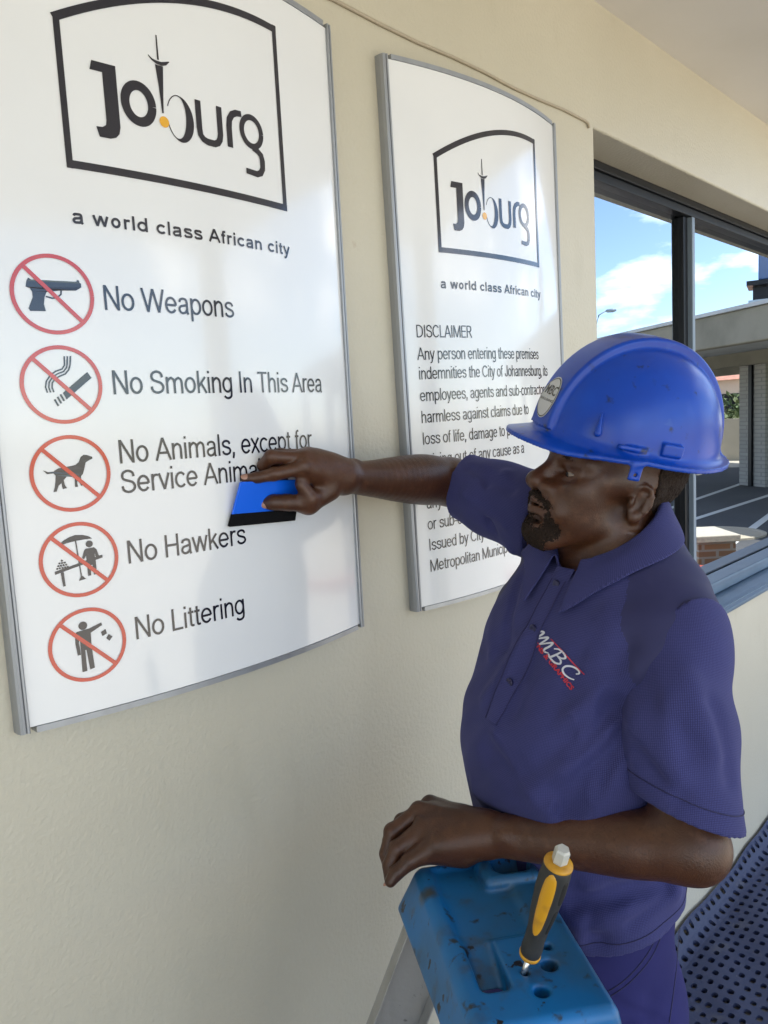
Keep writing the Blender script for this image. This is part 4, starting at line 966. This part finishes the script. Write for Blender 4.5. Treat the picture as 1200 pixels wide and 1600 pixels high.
collar = np_mesh('collar', CV, Q, M['shirt'], shirt, attrs={'cloth': np.array(CU)})
so_ = collar.modifiers.new('thickness', 'SOLIDIFY'); so_.thickness = .0026; so_.offset = 0
sb_ = collar.modifiers.new('smooth', 'SUBSURF'); sb_.levels = 1; sb_.render_levels = 1
# placket, buttons
def on_front(v, z, off):
    o = np.array([tcen(np.interp(z, _z, [s[3] for s in SEC]), z, np.interp(z, _z, [s[4] for s in SEC]))+TB[0]*.32+TB[1]*v]); t, ok = march(TS, o, -TB[0][None], 0, .4); return o[0]-TB[0]*(t[0]-off)
ZQ = lambda z: CAM[2]+(z-CAM[2])*K
zs = np.linspace(ZQ(1.305), ZQ(1.488), 26); vs = np.linspace(-.0175, .0175, 7); PV = []
for z in zs:
    for j, v in enumerate(vs): PV.append(on_front(v+.004, z, .0026 if 0 < j < 6 else .0006))
Q = np.array([(i*7+j, i*7+j+1, (i+1)*7+j+1, (i+1)*7+j) for i in range(25) for j in range(6)])
np_mesh('placket', np.array(PV), Q[:, ::-1], M['shirt'], shirt, attrs={'cloth': np.array([(v, z, 0) for z in zs for v in vs])})
for v in (-.0135, .0150): MB().tube([on_front(v+.004, z, .0028) for z in zs[:-2]], .0006, 5, False).build('seam', M['thread'], shirt, True)
for z in (ZQ(1.468), ZQ(1.415), ZQ(1.35)):
    p = on_front(.005, z, .0026); MB().lathe([(-.001, .0062), (.001, .0062), (.0018, .0056), (.0012, .0035), (.0012, .0001)], p, TB[0]+TB[1]*.05, 20).build('button', M['button'], shirt, True)
# embroidered badge on the chest
def on_shirt(pts, off, F=TS):
    d = np.array([unit(ray(*p)) for p in pts]); t, ok = march(F, np.repeat(CAM[None], len(d), 0), d, .6, 2); return CAM+d*(t-off)[:, None]
def cr(q): return (800+q[0]/7.5, 940+q[1]/7.5)
def densify(pts, st=2.0):
    o = [pts[0]]
    for a, b in zip(pts[:-1], pts[1:]):
        n = max(1, int(np.hypot(b[0]-a[0], b[1]-a[1])/st)); o += [(a[0]+(b[0]-a[0])*i/n, a[1]+(b[1]-a[1])*i/n) for i in range(1, n+1)]
    return o
def spline(pts, n=6):
    P_ = [A(*p) for p in pts]; P_ = [2*P_[0]-P_[1]]+P_+[2*P_[-1]-P_[-2]]; o = []
    for i in range(1, len(P_)-2):
        for t in np.linspace(0, 1, n, endpoint=False):
            a, b, c, d = P_[i-1], P_[i], P_[i+1], P_[i+2]; o.append(.5*((2*b)+(c-a)*t+(2*a-5*b+4*c-d)*t*t+(3*b-a-3*c+d)*t**3))
    return [tuple(p) for p in o]+[tuple(pts[-1])]
def badge(name, strokes, wd, mt, parent, polys=None, off=.0011):
    F_ = Flat()
    for st in strokes:
        pts = [cr(q) for q in spline(st)]; n = len(pts); w_ = [wd*(.55+.45*math.sin(math.pi*min(1, max(0, i/(n-1)*.9+.05)))) for i in range(n)]
        F_.ribbon(pts, w_)
    if polys: b = len(F_.V); F_.V += polys[0]; F_.F += [tuple(b+i for i in f_) for f_ in polys[1]]
    Vx = on_shirt(F_.V, off); o = mesh(name, Vx, F_.F, mt, parent)
    sd = o.modifiers.new('thickness', 'SOLIDIFY'); sd.thickness = .0008; sd.offset = 0
    return o
def bq(u, v): return (240+480*u+112*v, 425+545*u-95*v)
script = [[(-.02, .55), (.02, .90), (.055, .95), (.055, .6), (.03, .02)], [(.03, .02), (.10, .55), (.155, .95), (.165, .70), (.15, .05)], [(.15, .05), (.22, .60), (.275, .95), (.285, .60), (.265, .12), (.30, .0), (.35, .15)],
    [(.475, 1.0), (.455, .55), (.42, .05), (.385, .02)], [(.36, .72), (.42, .98), (.52, 1.06), (.59, .92), (.555, .66), (.47, .54)], [(.47, .54), (.57, .50), (.605, .28), (.54, .04), (.44, .0), (.36, .12)],
    [(.90, .70), (.925, .92), (.88, 1.04), (.78, .90), (.70, .52), (.70, .16), (.77, .0), (.87, .08), (.95, .28)]]
bdg = badge('embroidery', [[bq(*p) for p in st] for st in script], 2.9, M['white_thread'], shirt)
v, Fc = text_geo('SIGNS & GRAPHICS', .02); v = v/A(v[:, 0].max(), 1)
e0, e1 = A(*cr((196, 425))), A(*cr((690, 1040))); ex = e1-e0; ey = unit(A(ex[1], -ex[0]))
tv = [tuple(e0+ex*q[0]+ey*q[1]*7.2) for q in v]
badge('lettering', [[(455, 437), (600, 590), (720, 725), (848, 855)]], 1.7, M['red_thread'], bdg, (tv, Fc))
# ------------------------------------------------------------------ trousers and shoes
TR = Sdf().add(torso_fn(-.008), A(TLO[0], TLO[1], .78), A(THI[0], THI[1], 1.06), .02)
HL, HR = _c[1]+TB[1]*.070-UP*.06, _c[1]-TB[1]*.076-UP*.06
KL, KR = HL-UP*.40+TB[0]*.02, HR-UP*.40-TB[0]*.005
AL, AR = KL-UP*.41-TB[0]*.03, KR-UP*.41-TB[0]*.05
for h_, k_, a_ in ((HL, KL, AL), (HR, KR, AR)):
    TR.chain([(h_, .086), (k_, .070), (a_+UP*.02, .064)], .05); TR.ell(h_-TB[0]*.025+UP*.02, (.082, .080, .10), TB, .05)
TR.ell(_c[1]+TB[0]*.03-UP*.02, (.10, .14, .09), TB, .04)
for a, b, wd, am in ((HL+TB[1]*.07+UP*.08, HL+TB[0]*.09-UP*.10, .018, -.006), (HL+TB[1]*.085+UP*.02, HL+TB[0]*.07-UP*.16, .02, .006), (HL+TB[1]*.09-UP*.06, KL+TB[1]*.06+UP*.1, .02, -.006), (HL-TB[0]*.09, KL-TB[0]*.06, .02, .006), (KL+TB[0]*.07, KL+TB[1]*.07-UP*.06, .02, .005)): TR.fold(a, b, wd, am)
rs_ = np.random.RandomState(7)
for i in range(16):
    z_ = rs_.uniform(.30, .95); o_ = HL+(KL-HL)*min(1, max(0, (HL[2]-z_)/.4)); a_ = rs_.uniform(-1.2, 2.2); D_ = TB[0]*math.cos(a_)+TB[1]*math.sin(a_); S_ = np.cross(D_, UP)
    p_ = A(o_[0], o_[1], z_)+D_*.082; TR.fold(p_-S_*.05-UP*.03, p_+S_*.05+UP*.03*rs_.choice([-1, 1]), rs_.uniform(.008, .014), rs_.choice([-1, 1])*.004)
TR.plane((0, 0, 1.045), UP).plane((0, 0, .075), -UP)
V, Q = TR.mesh((.52, -.90, .05), (1.25, -.18, 1.08), .004)
trs = np_mesh('trousers', V, Q, M['trousers'], man)
for line in ([(1036, 1440), (1012, 1490), (978, 1530), (940, 1556)], [(1040, 1447), (1017, 1497), (982, 1537), (944, 1563)], [(1062, 1450), (1056, 1520), (1046, 1598)]):
    MB().tube(list(on_shirt([q for q in spline(line, 8)], .0004, TR)), .0008, 5, False).build('seam', M['thread'], trs, True)
M['shoe'] = mat('black_leather', (0.02, 0.018, 0.017), 0.45)
for a_, s in ((AL, 1), (AR, -1)):
    g = A(a_[0], a_[1], 0); B2 = basis(27+s*8); S = Sdf()
    S.ell(g+B2[0]*.05+UP*.035, (.135, .047, .045), B2, .02).ell(g+UP*.07, (.055, .045, .075), B2, .04).box(g+B2[0]*.045+UP*.013, (.140, .050, .012), .01, B2, .01).plane((0, 0, .0005), -UP)
    V, Q = S.mesh(g-A(.2, .2, .01), g+A(.2, .2, .16), .005); np_mesh('shoe', V, Q, M['shoe'], man)
# ------------------------------------------------------------------ hard hat
M['hat'] = mat('blue_hat_plastic', (0.0015, 0.058, 0.43), 0.28, spec=0.38, coat=0.0, noise=[(9, (0.004, 0.036, 0.31), 0.4, 0.7), (45, (0.010, 0.022, 0.09), 0.645, 0.72), (15, (0.012, 0.03, 0.12), 0.64, 0.74), (22, (0.05, 0.12, 0.42), 0.66, 0.80)], bump=(30, 0.05, 0.002))
TT = basis(14, 12, -13); TO = PX(970, 690, float((HO-CAM) @ FWD)-.005)
def tl(x, y, z): return TO+A(x, y, z) @ TT
I3 = None
def hat_pts(fn3):
    def fn(x, y, z):
        u = [(x-TO[0])*TT[i][0]+(y-TO[1])*TT[i][1]+(z-TO[2])*TT[i][2] for i in range(3)]; return fn3(*u)
    return fn
def el3(u, c, r):
    q = [(u[i]-c[i])/r[i] for i in range(3)]; k0 = np.sqrt(q[0]**2+q[1]**2+q[2]**2); k1 = np.sqrt(sum((q[i]/r[i])**2 for i in range(3)))+1e-9; return k0*(k0-1)/k1
HT = Sdf()
DC, DR_ = (-.006, 0, .006), (.131, .111, .136)
def dome(u, v, w_): return el3((u, v, w_), DC, DR_)
def crest(u, v, w_):
    a = el3((u, v, w_), DC, (DR_[0]+.005, .3, DR_[2]+.008)); b = np.abs(v)-(.036-.006*np.abs(u)/.13); h = np.maximum(.006-np.abs(a-b), 0)/.006
    c = np.maximum(a, b)+h*h*.0015; return np.maximum(c, .006-w_)
def rim(u, v, w_):
    s = w_-.012*np.clip(-u-.05, 0, 1)*2+.0
    a = np.sqrt(((u+.004)/.150)**2+(v/.126)**2)-1
    pk = np.sqrt(((u-.048)/.118)**2+(v/.108)**2)-1                      # peak
    r2 = np.minimum(a*.126, pk*.106); droop = np.where(u > .05, (u-.05)**2*1.3, 0)+v*v*(.55+13*np.clip(u-.03, 0, .1))-.004
    return np.maximum(r2, np.abs(s+droop)-.0032)*.8
lo_, hi_ = TO-.24, TO+.24
HT.add(hat_pts(dome), lo_, hi_, 0).add(hat_pts(crest), lo_, hi_, .004).add(hat_pts(rim), lo_, hi_, .012)
def inner(u, v, w_):
    a, b, c = DR_[0]-.0035, DR_[1]-.0035, DR_[2]-.0035
    return np.where(w_ > DC[2], el3((u, v, w_), DC, (a, b, c)), (np.sqrt(((u-DC[0])/a)**2+(v/b)**2)-1)*b)
HT.add(hat_pts(inner), lo_, hi_, .001, 's')
HT.add(hat_pts(lambda u, v, w_: -(w_-.012*np.clip(-u-.05, 0, 1)*2+np.where(u > .05, (u-.05)**2*1.3, 0)+v*v*(.55+13*np.clip(u-.03, 0, .1))-.004+.0036)*.8), lo_, hi_, .001, 'i')
for s in (1, -1):
    HT.box(tl(-.006, s*.112, .016), (.015, .005, .008), .002, TT, .003); HT.box(tl(.046, s*.106, .009), (.020, .004, .003), .0015, TT, .004)
    HT.cone(tl(.088, s*.086, .018), .005, tl(.086, s*.080, .045), .001, .003)
    HT.box(tl(.040, s*.119, -.017), (.0085, .0025, .012), .002, TT, .004); HT.cone(tl(.040, s*.105, -.021), .0026, tl(.040, s*.135, -.021), .0026, .0005, 's')
V, Q = HT.mesh(TO-A(.22, .22, .09), TO+A(.22, .22, .19), .0017)
hat = np_mesh('hard_hat', V, Q, M['hat'], man)
# harness strip inside and sticker
strip = [tl(-.112*math.cos(a)-.008, .094*math.sin(a), -.016) for a in np.linspace(-.9, .9, 40)]
Vs = []; 
for p in strip: Vs += [p, p+TT[2]*.024]
hb = mesh('headband', Vs, [(2*i, 2*i+2, 2*i+3, 2*i+1) for i in range(39)], mat('white_foam', (0.6, 0.6, 0.58), 0.8), hat, True)
sd = hb.modifiers.new('thickness', 'SOLIDIFY'); sd.thickness = .004
def on_hat(c, ru, rv, n=28, m=6, off=.0008, hole=0):
    "disc pressed onto the dome; c = dome point (y, z) seen from the front"
    Vx = []; 
    for j in range(m+1):
        k = hole+(1-hole)*j/m
        for i in range(n):
            a = i*2*math.pi/n; Vx.append(tl(.26, c[0]+ru*k*math.cos(a), c[1]+rv*k*math.sin(a)))
    Vx = np.array(Vx); t, ok = march(HT, Vx, -TT[0][None], 0, .3); Vx = Vx-TT[0]*(t-off)[:, None]
    return Vx, [(j*n+i, j*n+(i+1) % n, (j+1)*n+(i+1) % n, (j+1)*n+i) for j in range(m) for i in range(n)]
SC_ = (.000, .043)
Vx, Fx = on_hat(SC_, .0235, .0290, hole=.02); st = mesh('sticker', Vx, Fx, mat('sticker_paper', (0.52, 0.53, 0.54), 0.4), hat, True)
Vx, Fx = on_hat(SC_, .0222, .0276, m=1, off=.0014, hole=.95); mesh('border', Vx, Fx, M['ink'], st, True)
def sticker_text(txt, y, z, cap, wd):
    v, Fc = text_geo(txt, 0.01); v = v*A(wd/(v[:, 0].max()), cap); Vx = np.array([tl(.26, y-wd/2+q[0], z+q[1]) for q in v]); t, ok = march(HT, Vx, -TT[0][None], 0, .3)
    mesh('lettering', Vx-TT[0]*(t-.0014)[:, None], Fc, M['ink'], st)
sticker_text('MBC', .000, .047, .013, .034); sticker_text('SIGNS & GRAPHICS', .000, .038, .0035, .040)
# ================================================================== squeegee
M['card'] = mat('blue_card_plastic', (0.003, 0.125, 0.80), 0.35, spec=0.4)
M['felt'] = mat('black_felt', (0.008, 0.008, 0.009), 0.95, spec=0.1, bump=(800, 0.6, 0.002))
yb, yt = -.0525, -.0630
bl, br, tlp, trp = onY(357, 823, yb), onY(460, 813, yb), onY(375, 753, yt), onY(468, 749, yt)
fl_, fr_ = bl+(tlp-bl)*.27, br+(trp-br)*.27
nn = unit(np.cross(br-bl, tlp-bl)); nn = nn if nn[1] < 0 else -nn
sq = thing('squeegee', (bl+br)/2, 'bright blue plastic squeegee card with a black felt edge held against the sign', 'squeegee')
def slab(c, n, t): 
    V = [p+n*t/2 for p in c]+[p-n*t/2 for p in c]; return V, [(0, 1, 2, 3), (7, 6, 5, 4), (0, 4, 5, 1), (1, 5, 6, 2), (2, 6, 7, 3), (3, 7, 4, 0)]
MB().add(*slab([fl_, fr_, trp, tlp], nn, .0032)).build('card', M['card'], sq, bevel=.001)
MB().add(*slab([bl, br, fr_+(trp-fr_)*.02, fl_+(tlp-fl_)*.02], nn, .0062)).build('felt_edge', M['felt'], sq, bevel=.0012)
# ================================================================== step ladder
ZT = 1.092; LC1 = unit(A(.7975, -.6033, 0)); LC2 = A(-LC1[1], LC1[0], 0); LW, LL = .0765, .147
pF = onZ(647, 1352, ZT); LO = pF+LC1*LW-LC2*LL; LB = np.stack([LC1, LC2, UP])
def ll(x, y, z): return LO+A(x, y, z) @ LB
M['ladder'] = mat('blue_ladder_plastic', (0.004, 0.150, 0.42), 0.36, spec=0.45, noise=[(7, (0.006, 0.115, 0.31), 0.42, 0.72), (5, (0.030, 0.080, 0.12), 0.48, 0.70), (20, (0.045, 0.055, 0.06), 0.57, 0.75), (60, (0.02, 0.03, 0.04), 0.62, 0.72), (38, (0.010, 0.010, 0.013), 0.655, 0.675)], bump=(25, 0.12, 0.003))
CPS = Sdf()
def taper(x, y, z):
    u = [(x-LO[0])*LB[i][0]+(y-LO[1])*LB[i][1]+(z-LO[2])*LB[i][2] for i in range(3)]; rd = .011
    g = np.clip(-u[2]-.004, 0, .08)*(.30+.12*u[1]/.15)
    q = [np.abs(u[0])-(LW-rd+g), np.abs(u[1])-(LL-rd+g*.6), np.abs(u[2]+.035)-(.035-rd)]
    return (np.sqrt(sum(np.maximum(v, 0)**2 for v in q))+np.minimum(np.maximum(np.maximum(q[0], q[1]), q[2]), 0)-rd)*.93
CPS.add(taper, LO-.3, LO+.3, .002)
def lbox(c, h, r, k=.006, mode='s'): CPS.box(ll(*c), h, r, LB, k, mode)
def lhole(x, y, r, zd=.03): CPS.cone(ll(x, y, -zd), r, ll(x, y, .02), r, .003, 's')
def lpx(px, py): p = (onZ(px, py, ZT)-LO) @ LB.T; return p[0], p[1]
lbox((-.010, .060, .010), (.047, .078, .0165), .010)                 # shallow tray
x, y = lpx(792, 1368); CPS.box(ll(x+.004, y+.010, -.004), (.038, .030, .013), .009, LB, .004, 'u'); lbox((x+.008, y+.014, 0), (.024, .020, .05), .012, .004)
x, y = lpx(767, 1522); sl_a = .30; S3 = np.stack([LC1, LC2*math.cos(sl_a)+UP*math.sin(sl_a), UP*math.cos(sl_a)-LC2*math.sin(sl_a)])
CPS.box(ll(x, y+.030, .020), (.0165, .058, .034), .008, S3, .004, 's')
for px, py, r in ((858, 1507, .0095), (846, 1548, .0085), (855, 1478, .0055), (820, 1519, .0042)): x, y = lpx(px, py); lhole(x, y, r)
CPS.box(ll(0, 0, -.070), (LW-.004, LL-.006, .045), .008, LB, .003, 's')
lad = thing('step_ladder', ll(0, 0, -ZT), 'aluminium step ladder with a scuffed blue plastic top in front of the worker', 'ladder')
V, Q = CPS.mesh(LO-A(.24, .24, .085), LO+A(.24, .24, .02), .0020); Q = Q
np_mesh('ladder_top', V, Q, M['ladder'], lad)
def rail(x0, y0, x1, y1, wb, name):
    "C channel from under the top down to the floor; web faces along the ladder top"
    a, b = ll(x0, y0, -.020), A(*ll(x1, y1, 0)[:2], .02); ax = unit(b-a); s = unit(LC1-ax*(LC1 @ ax)); n = np.cross(ax, s); sg = 1 if y0 > 0 else -1
    n = n if n @ LC2*sg > 0 else -n; R = np.stack([s, n, ax]); Lr = np.linalg.norm(b-a); mb = MB(); t = .0022
    mb.box((-wb, -t, 0), (wb, 0, Lr), R, a).box((-wb, -.024, 0), (-wb+t, -t-.0001, Lr), R, a).box((wb-t, -.024, 0), (wb, -t-.0001, Lr), R, a)
    o = mb.build(name, M['alu_old'], lad, bevel=.0007); f = MB().box((-wb-.004, -.03, Lr-.03), (wb+.004, .006, Lr+.012), R, a).build('rubber_foot', M['felt'], o, bevel=.003)
    return a, b, R
for sg in (1, -1): rail(-.040 if sg > 0 else -.024, sg*.124, -.47, sg*.175, .036, 'rail')
for sg in (1, -1): rail(.056, sg*.125, .13, sg*.150, .016, 'rear_leg')
for k, z in enumerate((.27, .55, .83)):
    t = (ZT-.012-z)/(ZT-.03); x = -.040+(-.43)*t; w_ = .128+.047*t
    MB().box((x-.045, -w_+.003, z-ZT-.012), (x+.045, w_-.003, z-ZT+.012), LB, LO).build('tread', M['alu_old'], lad, bevel=.003)
# black hinge blocks
a = ll(-.066, .140, -.062)
MB().box((-.012, -.008, -.014), (.012, .006, .012), LB, a).build('hinge', M['felt'], lad, bevel=.002)
# ================================================================== screwdriver
tip = onZ(819, 1519, ZT-.018); low = onZ(819, 1519, ZT)
dep = .830; best = None
for dd in np.linspace(.72, .95, 200):
    e = abs(np.linalg.norm(PX(880, 1326, dd)-low)-.172)
    if best is None or e < best[0]: best = (e, dd)
end = PX(880, 1326, best[1]); ax = unit(end-low); Ls = .172
M['black_rubber'] = mat('black_grip', (0.030, 0.031, 0.031), 0.55, spec=0.4, bump=(300, 0.15, 0.001))
M['yellow'] = mat('yellow_grip', (0.60, 0.30, 0.012), 0.45, noise=(60, (0.42, 0.20, 0.02), 0.5, 0.75))
M['steel'] = mat('bright_steel', (0.62, 0.62, 0.60), 0.22, metal=1.0)
sd_ = thing('screwdriver', low, 'black and yellow screwdriver standing upright in a hole of the ladder top', 'screwdriver')
sideV = unit(np.cross(ax, TOC)); frontV = np.cross(sideV, ax)
def prof(t):
    "handle radius along its length, 0 at the bolster, 1 at the butt"
    return np.interp(t, [0, .06, .16, .30, .50, .72, .88, .96, 1.0], [.0108, .0114, .0106, .0112, .0140, .0158, .0156, .0149, .0134])
H0, H1 = .030, .152; V = []; Fc = []; n = 48; mrow = 50
for i in range(mrow):
    t = i/(mrow-1)
    for j in range(n):
        a = j*2*math.pi/n; r = prof(t)*(1-.045*max(0.0, math.cos(6*a))*(1 if .3 < t < .95 else 0)); V.append(low+ax*(H0+(H1-H0)*t)+r*(frontV*math.cos(a)+sideV*math.sin(a)))
Fc = [(i*n+j, i*n+(j+1) % n, (i+1)*n+(j+1) % n, (i+1)*n+j) for i in range(mrow-1) for j in range(n)]+[tuple(range(n))[::-1], tuple((mrow-1)*n+j for j in range(n))]
MB().add(V, Fc).build('handle', M['black_rubber'], sd_, True)
def inlay(a0, wd, t0, t1, name, mt, off):
    V = []; R_, C_ = 26, 9
    for i in range(R_):
        s = i/(R_-1); t = t0+(t1-t0)*s; e = (1-abs(2*s-1)**5)**.5; 
        for j in range(C_):
            c = j/(C_-1)*2-1; a = a0+c*wd*e; r = prof(t)+off*(1-c**4)*min(1, e*1.5)-.0004; V.append(low+ax*(H0+(H1-H0)*t)+r*(frontV*math.cos(a)+sideV*math.sin(a)))
    MB().add(V, [(i*C_+j, i*C_+j+1, (i+1)*C_+j+1, (i+1)*C_+j) for i in range(R_-1) for j in range(C_-1)]).build(name, mt, sd_, True)
M['dark_rubber'] = mat('dark_grip_pad', (0.007, 0.007, 0.007), 0.7)
sgn = -1 if (sideV @ RGT) > 0 else 1
sgn = -sgn
inlay(-sgn*.50, .46, .27, .985, 'grip_panel', M['yellow'], .0014)
inlay(sgn*.62, .30, .66, .92, 'grip_pad', M['dark_rubber'], .0010); inlay(sgn*.62, .30, .30, .60, 'grip_pad', M['dark_rubber'], .0010)
MB().lathe([(.0245, .0070), (.0255, .0112), (.0285, .0116), (.0305, .0104)], low, ax, 30).build('bolster', M['yellow'], sd_, True)
MB().lathe([(.151, .0136), (.1522, .0150), (.1545, .0146), (.156, .0085)], low, ax, 30).build('collar', M['yellow'], sd_, True)
MB().lathe([(.156, .0078), (.157, .0082), (.170, .0082), (.1725, .0066)], low, ax, 6).build('butt_cap', mat('clear_grey_plastic', (0.50, 0.50, 0.46), 0.25, spec=0.6), sd_)
MB().lathe([(-.020, .0016), (-.015, .0034), (.025, .0034)], low, ax, 12).build('shaft', M['steel'], sd_, True)
# ================================================================== perforated mat
PXm, PYm, TH = .043, .030, .010
V = []; Fc = []; key = {}
def vid(p):
    k = tuple(np.round(p, 5))
    if k not in key: key[k] = len(V); V.append(A(*p))
    return key[k]
def lift(x, y, z):
    z = z+(.0035*math.sin(x*7+y*11)+.0022*math.sin(x*19-y*31)+.004 if z > .002 else 0)
    d = max(0.0, y+.075)                       # the edge curls up against the wall
    return (x, y if d == 0 else -.075+.075*math.sin(min(1.2, d/.075*1.2))/1.02, z+(0 if d == 0 else (.075+.012*math.sin(x*9)+.007*math.sin(x*23))*(1-math.cos(min(1.3, d/.075*1.3)))*1.1))
x0m, nxm, nym = 1.25, 84, 31
for i in range(nxm):
    for j in range(nym):
        cx, cy = x0m+(i+.5)*PXm, -.012-(j+.5)*PYm; N = 12; hx, hy, ja, jb = (1+.13*random.uniform(-1, 1) for _ in range(4)); ja = (ja-1)*.012; jb = (jb-1)*.010; inn = []; outr = []
        for q in range(N):
            a = (q+.5)*2*math.pi/N; inn.append((cx+ja+.0112*hx*np.sign(math.cos(a))*abs(math.cos(a))**.8, cy+jb+.0088*hy*np.sign(math.sin(a))*abs(math.sin(a))**.8))
            k = max(abs(math.cos(a)), abs(math.sin(a))); outr.append((cx+PXm/2*math.cos(a)/k, cy+PYm/2*math.sin(a)/k))
        cor = [(cx+PXm/2*sx, cy+PYm/2*sy) for sx, sy in ((1, 1), (-1, 1), (-1, -1), (1, -1))]
        for q in range(N):
            r = (q+1) % N; a1, b1, a0, b0 = (vid(lift(*inn[q], TH)), vid(lift(*inn[r], TH)), vid(lift(*inn[q], .001)), vid(lift(*inn[r], .001)))
            Fc.append((a0, b0, b1, a1)); o1, o2 = outr[q], outr[r]
            on1 = abs(abs(o1[0]-cx)-PXm/2) < 1e-6; on2 = abs(abs(o2[0]-cx)-PXm/2) < 1e-6
            if on1 != on2:
                c = min(cor, key=lambda c_: (c_[0]-o1[0])**2+(c_[1]-o1[1])**2+(c_[0]-o2[0])**2+(c_[1]-o2[1])**2); Fc.append((a1, b1, vid(lift(*o2, TH)), vid(lift(*c, TH)), vid(lift(*o1, TH))))
            else: Fc.append((a1, b1, vid(lift(*o2, TH)), vid(lift(*o1, TH))))
mt_ = MB().add(V, Fc)
tag(mt_.build('mat', mat('navy_rubber', (0.024, 0.033, 0.082), 0.55, spec=0.4, noise=[(4, (0.032, 0.042, 0.092), 0.4, 0.7), (12, (0.075, 0.078, 0.10), 0.58, 0.75), (160, (0.22, 0.20, 0.15), 0.70, 0.76)], bump=(60, 0.3, 0.002))), 'navy perforated rubber floor mat lying along the foot of the wall', 'mat')
